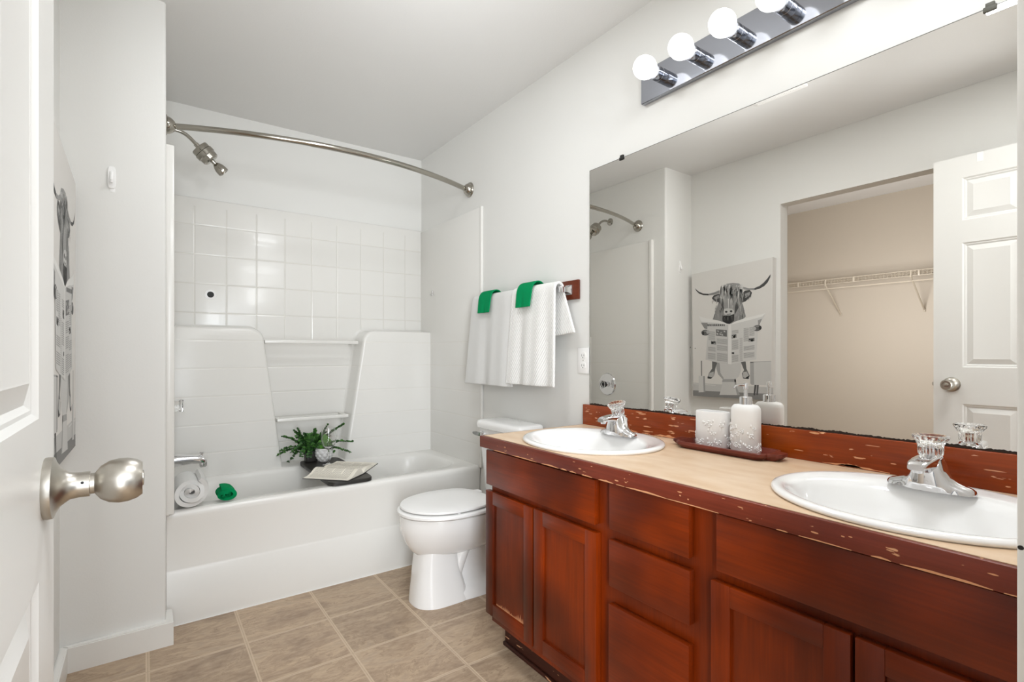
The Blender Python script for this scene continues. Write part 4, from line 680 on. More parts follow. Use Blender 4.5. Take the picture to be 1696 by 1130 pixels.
def make_faucet(y, label, tilt):
    x = 1.405; z = ZC+.0115
    f = thing('faucet', label, 'faucet', (x, y, z), 'chrome faucets on the sinks')
    bm = nb()
    # base: long flared escutcheon with rising shoulders
    def sec(yy, hw, top):
        pts_ = []
        for i in range(13):
            t = PI*i/12; pts_.append((x-.004-hw*math.cos(t), y+yy, z+top*math.sin(t)**(.8 if top < .04 else .45)))
        return pts_
    S_ = []
    for yy, hw, top in ((-.0785, .006, .004), (-.076, .014, .009), (-.070, .020, .013), (-.060, .0245, .016), (-.048, .027, .021), (-.036, .0285, .030), (-.028, .0335, .048), (-.021, .0365, .068), (0, .0375, .073),
                        (.021, .0365, .068), (.028, .0335, .048), (.036, .0285, .030), (.048, .027, .021), (.060, .0245, .016), (.070, .020, .013), (.076, .014, .009), (.0785, .006, .004)):
        # body narrows front to back as it rises
        S_.append(sec(yy, hw, top))
    loft(bm, S_, True, True, closed=True)
    # spout: from the body towards the basin
    sp_ = []
    for dx_, dz_, hw, hh_ in ((.012, .056, .0205, .018), (-.012, .058, .0205, .0165), (-.035, .0605, .0205, .0135), (-.055, .0615, .020, .0105), (-.072, .061, .019, .0085), (-.086, .0585, .0175, .008), (-.094, .056, .0145, .006)):
        sp_.append([(x+dx_, y+p[0], z+dz_+p[1]) for p in sring(0, 0, 0, hw, hh_, 4, 24)])
    loft(bm, sp_); lathe(bm, [(.009, 0), (.010, .004), (.010, .012), (0, .012)], (x-.080, y, z+.044), (0, 0, 1), 16)
    lathe(bm, [(.022, .048), (.0225, .060), (.019, .070), (.012, .073), (0, .073)], (x, y, z), (0, 0, 1), 24)
    obj('faucet_body', bm, M_chrome, f, ang=45)
    # knob
    ax_ = Vector((-math.sin(tilt), 0, math.cos(tilt))); o_ = Vector((x, y, z+.066)); bm = nb()
    d, a_, b_ = frame_of(ax_); rings = []
    for r_, h_, w_ in ((.015, .004, 0), (.0205, .006, 0), (.0215, .010, .06), (.0215, .022, .07), (.0225, .030, .07), (.026, .037, .05), (.0315, .043, .02), (.0335, .047, 0), (.0330, .0495, 0), (.028, .0505, 0), (.020, .047, 0), (.010, .0455, 0)):
        rings.append([o_ + d*h_ + (a_*math.cos(t) + b_*math.sin(t))*r_*(1+w_*math.cos(16*t)) for t in [2*PI*i/96 for i in range(96)]])
    loft(bm, rings); obj('crystal_knob', bm, M_cryst, f, ang=50)['label'] = 'clear fluted acrylic knob'
    bm = nb(); lathe(bm, [(0, 0), (.006, 0), (.006, .014), (.008, .018), (.008, .024), (0, .024)], o_+ax_*.007, ax_, 16); obj('knob_stem', bm, M_chrome, f)
    bm = nb(); lathe(bm, [(.0025, 0), (.0025, .03), (.006, .034), (.006, .042), (0, .043)], (x+.028, y, z+.012), (0, 0, 1), 12); obj('lift_rod', bm, M_chrome, f)
    return f
make_faucet(1.293, 'chrome faucet on the far oval sink, its clear knob tilted up', .30)
make_faucet(0.381, 'chrome faucet on the near oval sink, with upright clear fluted knob', .0)

# ---------------------------------------------------------------- mirror
MX = XW-.006
bm = nb(); box(bm, MX, XW-.0005, .13, 1.594, .884, 1.8885)
MR = tag(obj('wall_mirror', bm, M_mirror, smooth=False), 'large frameless wall mirror above the vanity worktop', 'mirror')
for yy in (1.413, .313):
    bm = nb(); box(bm, MX-.004, MX+.003, yy-.012, yy+.012, 1.880, 1.892, bev=.002); box(bm, MX-.003, XW-.0004, yy-.008, yy+.008, 1.888, 1.900, bev=.001); obj('mirror_clip', bm, M_blk if yy > 1 else mat('clip_grey', '57554b', .5), MR)
bm = nb(); random.seed(5); n_ = 420; top = []; bot = []
for i in range(n_+1):
    y = 1.594 - (1.464)*i/n_; h_ = .0035 + .0035*abs(math.sin(i*.13)*math.sin(i*.037+1)) + random.uniform(-.001, .0018)
    top.append(bm.verts.new((MX-.0006, y, .886+h_))); bot.append(bm.verts.new((MX-.0006, y, .884)))
for i in range(n_): bm.faces.new((top[i], top[i+1], bot[i+1], bot[i]))
obj('desilvered_edge', bm, M_edge, MR, smooth=False)
for yy, zz in ((1.0955, 1.1275), (1.0765, 1.1235)):
    bm = nb(); lathe(bm, [(0, 0), (.0016, 0), (.0012, .0003), (0, .0003)], (MX-.0001, yy, zz), (-1, 0, 0), 10); obj('dark_spot', bm, M_edge, MR)
bm = nb(); box(bm, MX-.0004, MX+.004, 1.5935, 1.5955, .884, 1.8895); box(bm, MX-.0004, MX+.004, .13, 1.5955, 1.8880, 1.8897); obj('dark_edge', bm, mat('mirror_rim', '6f6e66', .5), MR, smooth=False)

# ---------------------------------------------------------------- vanity light
VL = thing('vanity_light', 'mirrored chrome bar light with round bulbs above the mirror', 'light fixture', (XW, .825, 2.11))
bm = nb(); box(bm, XW-.022, XW-.0005, .348, 1.303, 2.053, 2.176, bev=.0025, seg=1); obj('backplate', bm, M_plate, VL, ang=20)
sockets = []
for i in range(6):
    yb = 1.198 - .1493*i
    if i == 0:
        bm = nb(); lathe(bm, [(0, .0), (.024, .0), (.0245, .002), (.0245, .026), (.0235, .027), (.0235, .029), (.0245, .030), (.0245, .050), (.022, .052), (0, .052)], (XW-.022, yb, 2.115), (-1, 0, 0), 28); so = obj('socket', bm, M_plate, VL)
        bm = nb(); lathe(bm, [(0, .05), (.017, .050), (.018, .056), (.0225, .064), (.031, .074), (.0375, .088), (.0395, .102), (.037, .118), (.030, .131), (.018, .139), (.006, .1415), (0, .1416)], (XW-.022, yb, 2.115), (-1, 0, 0), 32); bu = obj('bulb', bm, M_bulb, VL)
    else:
        for src in (so, bu):
            c = src.copy(); COL.objects.link(c); c.location.y = -.1493*i

# ---------------------------------------------------------------- towel bar and towels
TB = thing('towel_bar', 'chrome towel bar on dark wooden end plates beside the mirror', 'towel bar', (XW, 2.07, 1.39))
BXX, BZ = 1.492, 1.388
for yy in (1.717, 2.42):
    bm = nb(); box(bm, XW-.014, XW-.0005, yy-.058, yy+.058, BZ-.043, BZ+.043, bev=.0035); obj('wooden_plate', bm, M_plate_wood, TB)
    bm = nb(); box(bm, XW-.020, XW-.014, yy-.022, yy+.022, BZ-.022, BZ+.022, bev=.002)
    loft(bm, [[(xx, yy+a*q, BZ+b_*q) for a, b_ in ((-1, -1), (1, -1), (1, 1), (-1, 1))] for xx, q in ((XW-.02, .018), (XW-.03, .011), (BXX+.012, .010))])
    box(bm, BXX-.011, BXX+.013, yy-.012, yy+.012, BZ-.013, BZ+.013, bev=.002); obj('bracket', bm, M_chrome, TB)
bm = nb(); box(bm, BXX-.007, BXX+.007, 1.71, 2.43, BZ-.009, BZ+.009, bev=.002); obj('bar', bm, M_chrome, TB)

def drape(name, y0f, y0b, w_top, w_botf, zf, zb, m, amp=.006, folds=3, thick=.012, ny=34, seed=0, xoff=0, rad=.020, backshift=0, backflare=0, label='', cat='towel', group=None, ph=0.0, hem=True, lean=0.0):
    """cloth over the bar: y0f = y of its left (far) edge, w_* widths towards the camera"""
    rnd = random.Random(seed); bm = nb(); rows = []
    prof = []
    nf = 22
    for i in range(nf): t = i/(nf-1); prof.append(('f', t))
    for i in range(1, 8): prof.append(('t', i/8))
    nbk = 16
    for i in range(nbk): prof.append(('b', i/(nbk-1)))
    grid = []
    for kind, t in prof:
        row = []
        for j in range(ny+1):
            s = j/ny
            if kind == 'f':   # from hem up to bar
                z = zf + (BZ-zf)*t; x = BXX - rad - xoff; k_ = 1-t
                ww_ = w_top + (w_botf-w_top)*k_; yy = y0f + lean*k_ - ww_*s
                x -= amp*(.25+k_)*(math.sin(2*PI*folds*s+ph) + .5*math.sin(2*PI*folds*2.3*s+ph*2)) * min(1, 4*s+.3) + .010*k_*.6
            elif kind == 't':
                a = PI*t; x = BXX - (rad+xoff)*math.cos(a); z = BZ + (rad+xoff)*math.sin(a)*1.25; yy = y0f - w_top*s
                x -= amp*.25*(1-t)*(math.sin(2*PI*folds*s+ph) + .5*math.sin(2*PI*folds*2.3*s+ph*2))* min(1, 4*s+.3)
            else:
                z = BZ - (BZ-zb)*t; x = BXX + rad + xoff*.4 - .004*t; yy = y0f + backshift*t - (w_top + backflare*t)*s
                z += .03*t*s*(1 if backflare else 0)
                x = min(x, XW-.014 if not backflare else XW-.018)
            row.append((x, yy, z))
        grid.append(row)
    V = [[bm.verts.new(p) for p in r] for r in grid]
    for a in range(len(V)-1):
        for b_ in range(ny): bm.faces.new((V[a][b_], V[a][b_+1], V[a+1][b_+1], V[a+1][b_]))
    o = obj(name, bm, m, ang=180)
    sd = o.modifiers.new('thickness', 'SOLIDIFY'); sd.thickness = thick; sd.offset = 0.0
    bv = o.modifiers.new('round', 'BEVEL'); bv.width = thick*.38; bv.segments = 2; bv.angle_limit = math.radians(50)
    ss = o.modifiers.new('soft', 'SUBSURF'); ss.levels = 1; ss.render_levels = 1
    tag(o, label, cat, group); return o
TA = drape('bath_towel', 2.425, 0, .375, .435, .938, 1.02, M_towel, .0065, 1.5, .012, seed=1, ph=.9, lean=.065, xoff=.002, label='plain white bath towel hanging left on the towel bar, nearer the tub', group='white bath towels on the towel bar')
TB2 = drape('bath_towel', 2.046, 0, .325, .37, .955, 1.165, M_towel2, .0075, 1.6, .012, seed=2, ph=2.2, lean=.045, xoff=.006, backshift=-.02, backflare=.06, label='white diamond-weave bath towel hanging right on the towel bar, nearer the mirror', group='white bath towels on the towel bar')
drape('washcloth', 2.335, 0, .118, .112, 1.318, 1.33, M_green, .002, 1.2, .006, 16, 3, .0185, .021, label='small green washcloth folded over the left white bath towel', cat='washcloth', group='green washcloths on the bath towels', ph=1)
drape('washcloth', 1.985, 0, .118, .112, 1.322, 1.34, M_green, .002, 1.2, .006, 16, 4, .0235, .021, label='small green washcloth folded over the right white bath towel', cat='washcloth', group='green washcloths on the bath towels', ph=2)

# ---------------------------------------------------------------- outlet
OU = thing('electrical_outlet', 'white duplex wall outlet between the towel bar and the mirror', 'outlet', (XW, 1.638, 1.075))
bm = nb(); box(bm, XW-.005, XW-.0005, 1.602, 1.672, 1.018, 1.130, bev=.002); pl = obj('cover_plate', bm, M_plas, OU)
for zc in (1.096, 1.052):
    bm = nb(); 
    rr_ = sring(0, 0, 0, .0165, .0145, 3.5, 24); loft(bm, [[(xx, 1.637+p[0], zc+p[1]) for p in rr_] for xx in (XW-.004, XW-.0068)]); rc = obj('receptacle', bm, M_plas, OU)
    bm = nb(); box(bm, XW-.0071, XW-.0060, 1.6435, 1.6455, zc-.004, zc+.006); box(bm, XW-.0071, XW-.0060, 1.6295, 1.6315, zc-.003, zc+.005); lathe(bm, [(0, 0), (.0026, 0), (.0026, .0011), (0, .0011)], (XW-.0060, 1.637, zc-.0085), (-1, 0, 0), 10); obj('slots', bm, M_blk, rc)
bm = nb(); lathe(bm, [(0, 0), (.0025, 0), (.002, .001), (0, .001)], (XW-.005, 1.637, 1.074), (-1, 0, 0), 10); obj('screw', bm, M_nick, pl)

# ---------------------------------------------------------------- hooks and marks on the alcove wall
AH = thing('adhesive_hook', 'white adhesive hook stuck on the narrow wall beside the tub alcove', 'hook', (-.1, YW, 1.74))
bm = nb(); loft(bm, [sring(-.098, 0, 0, a, b_, 4, 32) for a, b_ in ((.0125, .040), (.0125, .040), (.0105, .037))])
for i, v_ in enumerate(bm.verts):
    yy = (YW-.0005, YW-.005, YW-.007)[i//32]; v_.co = Vector((v_.co.x, yy, 1.742+v_.co.y))
obj('backing', bm, M_plas, AH)
bm = nb(); pz = bez((-.098, YW-.006, 1.762), (-.098, YW-.012, 1.745), (-.098, YW-.012, 1.722), (-.098, YW-.024, 1.722), 8) + [Vector((-.098, YW-.028, 1.730))]
tube(bm, pz, [.0055]*7+[.005, .005, .0035], 10); obj('hook_arm', bm, M_plas, AH)
bm = nb(); box(bm, -.104, -.088, YW-.0012, YW-.0003, 1.690, 1.704, bev=.0004); obj('adhesive_tab', bm, M_plas, AH)

# ---------------------------------------------------------------- ceiling fan cover (seen in the mirror only)
bm = nb(); box(bm, .437, .70, 1.21, 1.475, H-.014, H-.0005, bev=.003)
for i in range(11): box(bm, .452+i*.0225, .460+i*.0225, 1.23, 1.455, H-.0165, H-.013)
tag(obj('exhaust_fan_cover', bm, M_plas), 'white louvred exhaust fan cover on the ceiling, seen at the mirror top', 'vent')

# ---------------------------------------------------------------- canvas picture on the left wall
CV = thing('canvas_picture', 'black and white canvas of a horned cow reading a newspaper', 'picture', (XL, 2.01, 1.26))
q4 = [(2.318, 1.690), (1.713, 1.726), (1.722, .828), (2.305, .801)]
PXF = -.195
bm = nb(); A = [bm.verts.new((XL+.001, y, z)) for y, z in q4]; B = [bm.verts.new((PXF, y, z)) for y, z in q4]
for i in range(4): bm.faces.new((A[i], A[(i+1)%4], B[(i+1)%4], B[i]))
bm.faces.new(A[::-1]); bm.faces.new(B)
obj('stretched_canvas', bm, mat('canvas_white', 'dcd9d4', .75), CV, smooth=False)
bm = nb(); lay = bm.loops.layers.float_color.new('ink')
for item in ART.split(';'):
    v_ = list(map(int, item.split(','))); g_, L_ = v_[0], v_[1]; c_ = v_[2:]
    pts_ = [(PXF + .00006 + L_*.00006, 2.315 - c_[i]*1e-4, c_[i+1]*1e-4) for i in range(0, len(c_), 2)]
    k_ = lin((g_/100*.98, g_/100*.975, g_/100*.96))
    vv_ = [bm.verts.new(p) for p in pts_]
    for tri in tessellate_polygon([[Vector((p[1], p[2], 0)) for p in pts_]]):
        f_ = bm.faces.new([vv_[q_] for q_ in tri])
        for lp in f_.loops: lp[lay] = (*k_, 1)
me = bpy.data.meshes.new('printed_picture'); bm.to_mesh(me); bm.free(); me.materials.append(M_print)
o = bpy.data.objects.new('printed_picture', me); COL.objects.link(o); o.parent = CV; o.matrix_parent_inverse = Matrix.Translation(CV.location).inverted()

# ---------------------------------------------------------------- closet wire shelf
WS = thing('wire_shelf', 'white coated wire shelf along the beige closet wall', 'shelf', (CX, 1.6, 1.70))
bm = nb(); Y0, Y1, XF = .335, 2.745, -1.652
def rod(bm, a, b, r, n=6): tube(bm, [a, b], r, n)
for z in (1.735, 1.695): rod(bm, (XF, Y0, z), (XF, Y1, z), .0032)
for x in (CX+.006, CX+.15): rod(bm, (x, Y0, 1.733), (x, Y1, 1.733), .003)
rod(bm, (XF+.004, Y0, 1.655), (XF+.004, Y1, 1.655), .0055)
obj('long_rods', bm, M_wire, WS)
bm = nb(); y = Y0+.01
while y < Y1:
    rod(bm, (CX+.004, y, 1.737), (XF, y, 1.737), .0016, 4); rod(bm, (XF, y, 1.737), (XF, y, 1.693), .0016, 4); y += .0254
o = obj('cross_wires', bm, M_wire, WS); o['kind'] = 'stuff'
for yy in (2.015, 1.41):
    bm = nb(); tube(bm, [(XF, yy, 1.735), (XF+.008, yy, 1.69), (CX+.012, yy, 1.452)], .0065, 8); box(bm, CX, CX+.012, yy-.008, yy+.008, 1.435, 1.465, bev=.002); obj('bracket', bm, M_wire, WS)
for yy in (2.24, 1.80, 1.36, 2.55, .9):
    bm = nb(); box(bm, XF-.004, XF+.006, yy-.006, yy+.006, 1.692, 1.738, bev=.001); obj('joint_clip', bm, M_wire, WS)

# ---------------------------------------------------------------- counter accessories
def tray_ring(hx, hy, z, n=64): 
    out = []
    for i in range(n):
        t = 2*PI*i/n; c_, s_ = math.cos(t), math.sin(t)
        out.append((c_, s_))
    return out
def notched(hx, hy, r, tip):
    """rectangle with stepped-in handle tips at both y ends"""
    pts_ = []
    def arc(cx_, cy_, rr, a0, a1, n=5):
        for i in range(n+1):
            a = a0 + (a1-a0)*i/n; pts_.append((cx_+rr*math.cos(a), cy_+rr*math.sin(a)))
    arc(hx-r, hy-r, r, 0, PI/2*.8); arc(hx*.62, hy-.002+.010, .010, -PI/2*.8, -PI*.95, 4); arc(hx*.45-.012, hy+tip-.012, .012, 0, PI/2)
    left = [(-x, y) for x, y in reversed(pts_)]; pts_ += left
    pts_ += [(-x, -y) for x, y in pts_]
    return pts_
TR = thing('vanity_tray', 'reddish brown wooden tray with notched handles between the two sinks', 'tray', (1.468, .909, ZC))
bm = nb(); base = notched(.062, .150, .028, .030)
def tring(k_, z, sx=0): return [(1.468+x*k_*(1 if k_ == 1 else 1), .909+y*(1-(1-k_)*.45), z) for x, y in base]
loft(bm, [tring(.72, ZC+.0005), tring(.80, ZC+.001), tring(1.0, ZC+.013), tring(1.0, ZC+.020), tring(.985, ZC+.0215)], True, False)
inn = sring(1.468, .909, 0, .052, .146, 7, len(base))
# top face: bridge outer notched ring to the inner well
rtop = [bm.verts.new(p) for p in tring(.985, ZC+.0215)]
def near_ring(hx, hy, z):
    out = []
    for x, y, _ in tring(.985, 0):
        dx_, dy_ = x-1.468, y-.909; k_ = 1/((abs(dx_/hx)**6+abs(dy_/hy)**6)**(1/6)); out.append((1.468+dx_*k_, .909+dy_*k_, z))
    return out
R_ = [rtop]
for hx_, hy_, z_ in ((.0545, .146, ZC+.0215), (.051, .141, ZC+.018), (.043, .130, ZC+.0075), (.038, .122, ZC+.0065)):
    nr = [bm.verts.new(p) for p in near_ring(hx_, hy_, z_)]
    for i in range(len(nr)):
        j = (i+1) % len(nr); bm.faces.new((R_[-1][i], R_[-1][j], nr[j], nr[i]))
    R_.append(nr)
bm.faces.new(R_[-1]); bmesh.ops.remove_doubles(bm, verts=bm.verts, dist=1e-5)
obj('tray_body', bm, M_tray, TR, ang=30)

def flowers(bm, cx_, cy_, rx, ry, z0, z1, num, seed):
    rnd = random.Random(seed)
    for k_ in range(num):
        t = rnd.uniform(0, 2*PI); zz = z0 + (z1-z0)*rnd.random()**1.7
        def pt(dt, dz, off=0.0):
            a = t+dt; c_, s_ = math.cos(a), math.sin(a)
            px, py = rx*math.copysign(abs(c_)**.8, c_), ry*math.copysign(abs(s_)**.8, s_)
            return Vector((cx_+px*(1+off/rx), cy_+py*(1+off/ry), zz+dz))
        s1 = rnd.uniform(.0042, .0068); R = (rx+ry)/2
        for q in range(5):
            a = 2*PI*q/5 + rnd.random(); sphere(bm, pt(s1*math.cos(a)/R, s1*math.sin(a), .0003), s1*.62, 8, 5, (.7, .7, .7))
        sphere(bm, pt(0, 0, .0014), s1*.4, 8, 5)
        # stem and leaf
        a = rnd.uniform(-2.4, -.7); L_ = rnd.uniform(.014, .028)
        P_ = [pt(L_*i/5*math.cos(a)/R, L_*i/5*math.sin(a)) for i in range(6)]
        if P_[-1].z > z0-.008: tube(bm, P_, .0009, 5)
        sphere(bm, pt(.011/R*rnd.choice((-1, 1)), .008, 0), .0035, 8, 5, (.8, .8, 1.5))
def oval(cx_, cy_, a, b_, z, e=2.5, n=48): return sring(cx_, cy_, z, a, b_, e, n)
CU = thing('tumbler', 'white ceramic tumbler with raised flowers, left on the wooden tray', 'tumbler', (1.497, .965, ZC+.0065))
zt0 = ZC+.0068
bm = nb(); cxx, cyy = 1.486, .966
loft(bm, [oval(cxx, cyy, .030, .053, zt0), oval(cxx, cyy, .0325, .0555, zt0+.004), oval(cxx, cyy, .0325, .0555, zt0+.110), oval(cxx, cyy, .031, .054, zt0+.114), oval(cxx, cyy, .028, .051, zt0+.1145), oval(cxx, cyy, .027, .050, zt0+.111), oval(cxx, cyy, .027, .050, zt0+.01)])
obj('cup', bm, M_cer, CU, ang=50)
bm = nb(); flowers(bm, cxx, cyy, .0325, .0555, zt0+.010, zt0+.080, 26, 2); obj('raised_flowers', bm, M_cer, CU, ang=60)
DI = thing('soap_dispenser', 'white ceramic soap dispenser with chrome pump, right on the wooden tray', 'soap dispenser', (1.497, .862, zt0))
bm = nb(); dxx, dyy = 1.484, .853
loft(bm, [oval(dxx, dyy, .029, .040, zt0), oval(dxx, dyy, .0315, .0430, zt0+.004), oval(dxx, dyy, .0315, .0425, zt0+.126), oval(dxx, dyy, .030, .041, zt0+.136), oval(dxx, dyy, .025, .034, zt0+.1435), oval(dxx, dyy, .019, .021, zt0+.1455)])
obj('bottle', bm, M_cer, DI, ang=50)
bm = nb(); flowers(bm, dxx, dyy, .0315, .0427, zt0+.010, zt0+.080, 28, 5); obj('raised_flowers', bm, M_cer, DI, ang=60)
bm = nb(); zc_ = zt0+.1450
lathe(bm, [(0, 0), (.0182, 0), (.0182, .022), (.016, .0235), (.006, .024), (.0055, .046), (.0075, .047), (.0075, .062), (.0065, .064), (0, .0645)], (dxx, dyy, zc_), (0, 0, 1), 28)
tube(bm, [(dxx, dyy, zc_+.058), (dxx-.022, dyy+.008, zc_+.059), (dxx-.036, dyy+.013, zc_+.057), (dxx-.040, dyy+.0145, zc_+.050)], [.004, .0032, .0028, .0024], 10)
obj('pump', bm, M_chrome, DI)

# ---------------------------------------------------------------- things on the tub
def spiral_roll(name, label, cat, cx_, cz_, y0, y1, r_out, turns, m, thick, sqz=1.0, seed=0, rot=0.0, group=None):
    rnd = random.Random(seed); bm = nb(); n_ = int(turns*26); nyy = 14
    ph = [rnd.uniform(0, 6) for _ in range(4)]
    V = []
    for j in range(nyy+1):
        s = j/nyy; yy = y0 + (y1-y0)*s; row = []
        for i in range(n_+1):
            t = i/n_; a = rot + 2*PI*turns*t; r_ = r_out*(.10+.90*t)
            r_ *= 1 + .035*math.sin(3*a*.5+ph[0]+s*3) + .025*math.sin(7*s+ph[1]+a*.3)
            end = .012*math.sin(a*1.3+ph[2])*(1 if j in (0, 1) else 0)
            row.append(bm.verts.new((cx_+r_*math.cos(a), yy+end, cz_+r_*sqz*math.sin(a))))
        V.append(row)
    for j in range(nyy):
        for i in range(n_): bm.faces.new((V[j][i], V[j][i+1], V[j+1][i+1], V[j+1][i]))
    o = obj(name, bm, m, ang=180)
    sd = o.modifiers.new('thickness', 'SOLIDIFY'); sd.thickness = thick; sd.offset = 0
    bv = o.modifiers.new('round', 'BEVEL'); bv.width = thick*.35; bv.segments = 2; bv.angle_limit = math.radians(50)
    ss = o.modifiers.new('soft', 'SUBSURF'); ss.levels = 1; ss.render_levels = 1
    return tag(o, label, cat, group)
spiral_roll('rolled_towel', 'white bath towel rolled up on the tub rim by the spout', 'towel', XC+.016+.072, TZ+.066, TYF+.004, TYF+.20, .062, 3.1, M_towel, .0165, .93, 4, .4)
spiral_roll('rolled_washcloth', 'small green washcloth rolled up on the tub rim beside the white towel', 'washcloth', .282, TZ+.0315, TYF+.020, TYF+.11, .039, 1.9, M_green, .0145, .66, 8, 2.6)

# bath tray across the tub
BTR = thing('bath_tray', 'black wooden bath tray laid across the tub', 'tray', (.84, 2.80, TZ))
bm = nb(); loft(bm, [sring(.825, 2.80, z, a, b_, 9, 56) for a, b_, z in ((.108, .306, TZ+.0006), (.112, .310, TZ+.003), (.112, .310, TZ+.017), (.110, .308, TZ+.0195))])
obj('board', bm, M_blackw, BTR, ang=40)
TT = TZ+.020
# open book, turned about 45 degrees
BK = thing('open_book', 'open book lying face up on the black bath tray', 'book', (.835, 2.68, TT))
pa, pb, pc = Vector((.630, 2.655)), Vector((.798, 2.478)), Vector((1.030, 2.690))
hd = (pb-pa); wd = (pc-pb)
def bp(u, v, z): q = pa + hd*v + wd*u; return (q.x, q.y, TT+z)
def hcurve(u):      # page surface height over the two-page spread
    d_ = abs(u-.5)/.5
    return .005 + (.030 if u < .5 else .014)*math.exp(-((d_-.28)/.32)**2)*(1-math.exp(-(d_/.08)**2)) + (.020*(u-.5)*2 if u > .5 else 0)
def hbase(u): return .0012 + (.018*(u-.5)*2 if u > .5 else 0)
bm = nb(); nU = 40; top = []; bot = []
for i in range(nU+1):
    u = i/nU; uu = .015+.97*u
    top.append([bm.verts.new(bp(uu, v_, max(hcurve(uu), hbase(uu)+.002))) for v_ in (.012, .988)]); bot.append([bm.verts.new(bp(uu, v_, hbase(uu)+.0012)) for v_ in (.012, .988)])
for i in range(nU):
    bm.faces.new((top[i][0], top[i+1][0], top[i+1][1], top[i][1])); bm.faces.new((bot[i][0], bot[i][1], bot[i+1][1], bot[i+1][0]))
    for e_ in (0, 1): bm.faces.new((top[i][e_], bot[i][e_], bot[i+1][e_], top[i+1][e_]))
for i in (0, nU): bm.faces.new((top[i][0], top[i][1], bot[i][1], bot[i][0]))
pg = obj('pages', bm, M_paper, BK, ang=50)
random.seed(9); M_pr = mat('grey_print', '9b958a', .8)
for (ua, ub) in ((.07, .44), (.56, .93)):
    bm = nb()
    for i in range(26):
        v_ = .08+.84*i/26
        for (a, b_) in ((ua, ub if i % 7 != 5 else ua+(ub-ua)*random.uniform(.3, .7)),):
            nn = 10
            for k_ in range(nn):
                u0, u1 = a+(b_-a)*k_/nn, a+(b_-a)*(k_+.86)/nn
                f0, f1 = max(hcurve(u0), hbase(u0)+.002)+.0003, max(hcurve(u1), hbase(u1)+.002)+.0003
                bm.faces.new([bm.verts.new(q) for q in (bp(u0, v_, f0), bp(u1, v_, f1), bp(u1, v_+.010, f1), bp(u0, v_+.010, f0))])
    obj('printed_lines', bm, M_pr, pg, smooth=False)['kind'] = 'stuff'
bm = nb(); rr_ = []
for i in range(21):
    u = i/20; rr_.append([bp(u, v_, hbase(u)+z_) for v_, z_ in ((0, -.0010), (1, -.0010), (1, .0012), (0, .0012))])
loft(bm, rr_); obj('cover', bm, M_blackw, BK, ang=40)

# white textured pot with a round green cactus
PX_, PY_ = .835, 3.018
PT = thing('potted_cactus', 'small green cactus in a white quilted ceramic pot on the bath tray', 'potted plant', (PX_, PY_, TT), )
bm = nb(); nA, nR_ = 72, 36; rings = []
for j in range(nR_+1):
    s = j/nR_; z = .001 + .076*s; r0 = .024 + .021*math.sin(min(1, s*1.15+.05)*PI*.62)
    ring_ = []
    for i in range(nA):
        t = 2*PI*i/nA; A_ = 9*t/ (1); kz = s*7*PI/ (1)
        d_ = abs(math.sin(4.5*t + s*7)) * abs(math.sin(4.5*t - s*7))
        r_ = r0 + .0062*d_*(1 if .03 < s < .93 else 0)
        ring_.append((PX_+r_*math.cos(t), PY_+r_*math.sin(t), TT+z))
    rings.append(ring_)
for r_, z in ((.0415, .078), (.038, .077), (.036, .066)): rings.append([(PX_+r_*math.cos(2*PI*i/nA), PY_+r_*math.sin(2*PI*i/nA), TT+z) for i in range(nA)])
loft(bm, rings); obj('pot', bm, M_cer, PT, ang=50)
bm = nb(); random.seed(2)
for dx_, dy_, r_, hh_ in ((.004, .0, .024, .074), (.026, -.004, .019, .052), (-.020, .004, .018, .048), (.008, .020, .017, .060)):
    rings = []
    for j in range(11):
        s = j/10; rad = r_*math.sin(PI*(.12+.86*s))**.6; z = .062 + hh_*s*1.25
        rings.append([(PX_+dx_+rad*(1+.14*math.cos(9*t))*math.cos(t), PY_+dy_+rad*(1+.14*math.cos(9*t))*math.sin(t), TT+z) for t in [2*PI*i/54 for i in range(54)]])
    loft(bm, rings)
obj('cactus', bm, M_cactus, PT, ang=60)
def leaf(bm, p, d, l, wd_, up):
    d = Vector(d).normalized(); sd_ = d.cross(Vector(up)).normalized(); nrm = sd_.cross(d).normalized(); p = Vector(p)
    A = [p, p+d*l*.35+sd_*wd_+nrm*wd_*.25, p+d*l*.75+sd_*wd_*.8+nrm*wd_*.2, p+d*l, p+d*l*.75-sd_*wd_*.8+nrm*wd_*.2, p+d*l*.35-sd_*wd_+nrm*wd_*.25]
    m1, m2 = p+d*l*.35, p+d*l*.75
    V = [bm.verts.new(q) for q in A]; M1, M2 = bm.verts.new(m1), bm.verts.new(m2)
    for f in ((V[0], V[1], M1), (V[1], V[2], M2, M1), (V[2], V[3], M2), (V[3], V[4], M2), (V[4], V[5], M1, M2), (V[5], V[0], M1)): bm.faces.new(f)
FX_, FY_ = .772, 3.062
PF = thing('potted_greenery', 'leafy artificial greenery in a small black square pot on the bath tray', 'potted plant', (FX_, FY_, TT))
bm = nb(); loft(bm, [sring(FX_, FY_, TT+z, a, a, 6, 28) for a, z in ((.026, .0005), (.030, .003), (.034, .058), (.033, .061), (.030, .061), (.030, .052))]); obj('pot', bm, M_blackw, PF, ang=40)
bml, bms = nb(), nb(); rnd = random.Random(12)
dirs = []
for k_ in range(58):
    a = rnd.uniform(0, 2*PI); el = rnd.uniform(.15, 1.4); L_ = rnd.uniform(.06, .13)
    dirs.append((a, el, L_))
RX, RY = math.cos(-.6212), math.sin(-.6212)
aR = -.6212   # direction of the photo's right in plan
dirs += [(aR+PI, .55, .20), (aR+PI+.2, .12, .18), (aR+PI-.2, .85, .17), (aR+.1, .75, .23), (aR, .35, .235), (aR-.1, .12, .22), (aR+PI, -.15, .13), (aR+PI+.5, .3, .15), (aR+.3, 1.1, .17), (aR+PI+.1, 1.15, .15)]
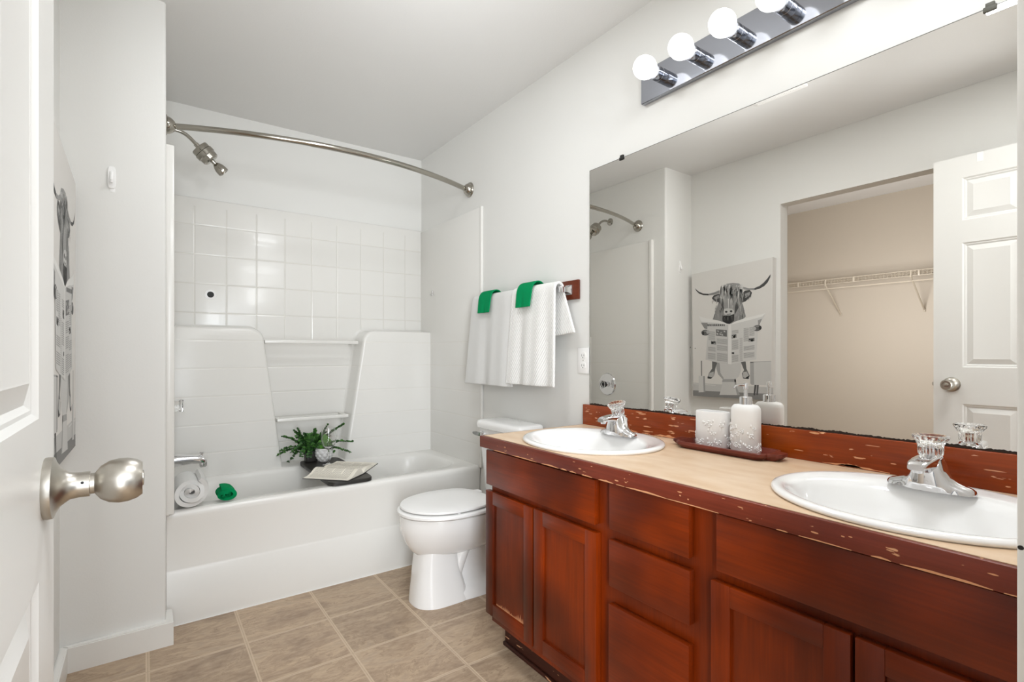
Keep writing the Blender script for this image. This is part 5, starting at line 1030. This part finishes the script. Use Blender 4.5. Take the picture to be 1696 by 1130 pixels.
for a, el, L_ in dirs:
    d = Vector((math.cos(a)*math.cos(el), math.sin(a)*math.cos(el), math.sin(el)))
    p0 = Vector((FX_+.012*math.cos(a), FY_+.012*math.sin(a), TT+.05))
    P_ = []; nst = int(L_/.011)
    for i in range(nst+1):
        t = i/nst; q = p0 + d*L_*t; q.z += .02*math.sin(PI*t)*(1 if el < 1 else .3) - .02*t*t*(1 if el < .5 else 0)
        if q.y > 3.085 and q.z < 1.2: q.y = 3.085 - (q.y-3.085)*.3
        q.z = max(q.z, TT+.012); P_.append(q)
    tube(bms, P_, .0009, 5)
    for i in range(2, nst+1):
        t = i/nst; dd = (P_[i]-P_[i-1]).normalized(); sdv = dd.cross(Vector((0, 0, 1)))
        if sdv.length < .05: sdv = Vector((1, 0, 0))
        sdv.normalize()
        l = .024*(1-.35*t) * rnd.uniform(.85, 1.2)
        for sg in (-1, 1):
            dv = dd*.55 + sdv*sg*.8 + Vector((rnd.uniform(-.25, .25), rnd.uniform(-.25, .25), rnd.uniform(-.1, .45)))
            leaf(bml, P_[i], dv, l, l*.40, (rnd.uniform(-.7, .3), rnd.uniform(-1.2, -.3), rnd.uniform(.1, 1.0)))
obj('stems', bms, M_leaf2, PF)
bml2 = nb(); fo = obj('foliage', bml, [M_leaf, M_leaf2], PF, smooth=False)
rnd = random.Random(3)
pol = fo.data.polygons
for i in range(0, len(pol), 6):
    mi = 0 if rnd.random() < .6 else 1
    for k_ in range(i, min(i+6, len(pol))): pol[k_].material_index = mi
# wine glass
GX, GY = .828, 2.905
bm = nb(); lathe(bm, [(0, .0005), (.032, .0005), (.033, .0015), (.030, .003), (.012, .006), (.0045, .012), (.0038, .030), (.0038, .070), (.006, .082), (.020, .094), (.034, .112), (.041, .135), (.0415, .155), (.038, .180), (.033, .205),
    (.0322, .205), (.0372, .180), (.0403, .155), (.0398, .135), (.033, .1135), (.019, .0960), (.006, .0880), (0, .087)], (GX, GY, TT), (0, 0, 1), 40)
tag(obj('wine_glass', bm, M_glass, ang=60), 'clear stemmed wine glass standing on the black bath tray by the book', 'wine glass')
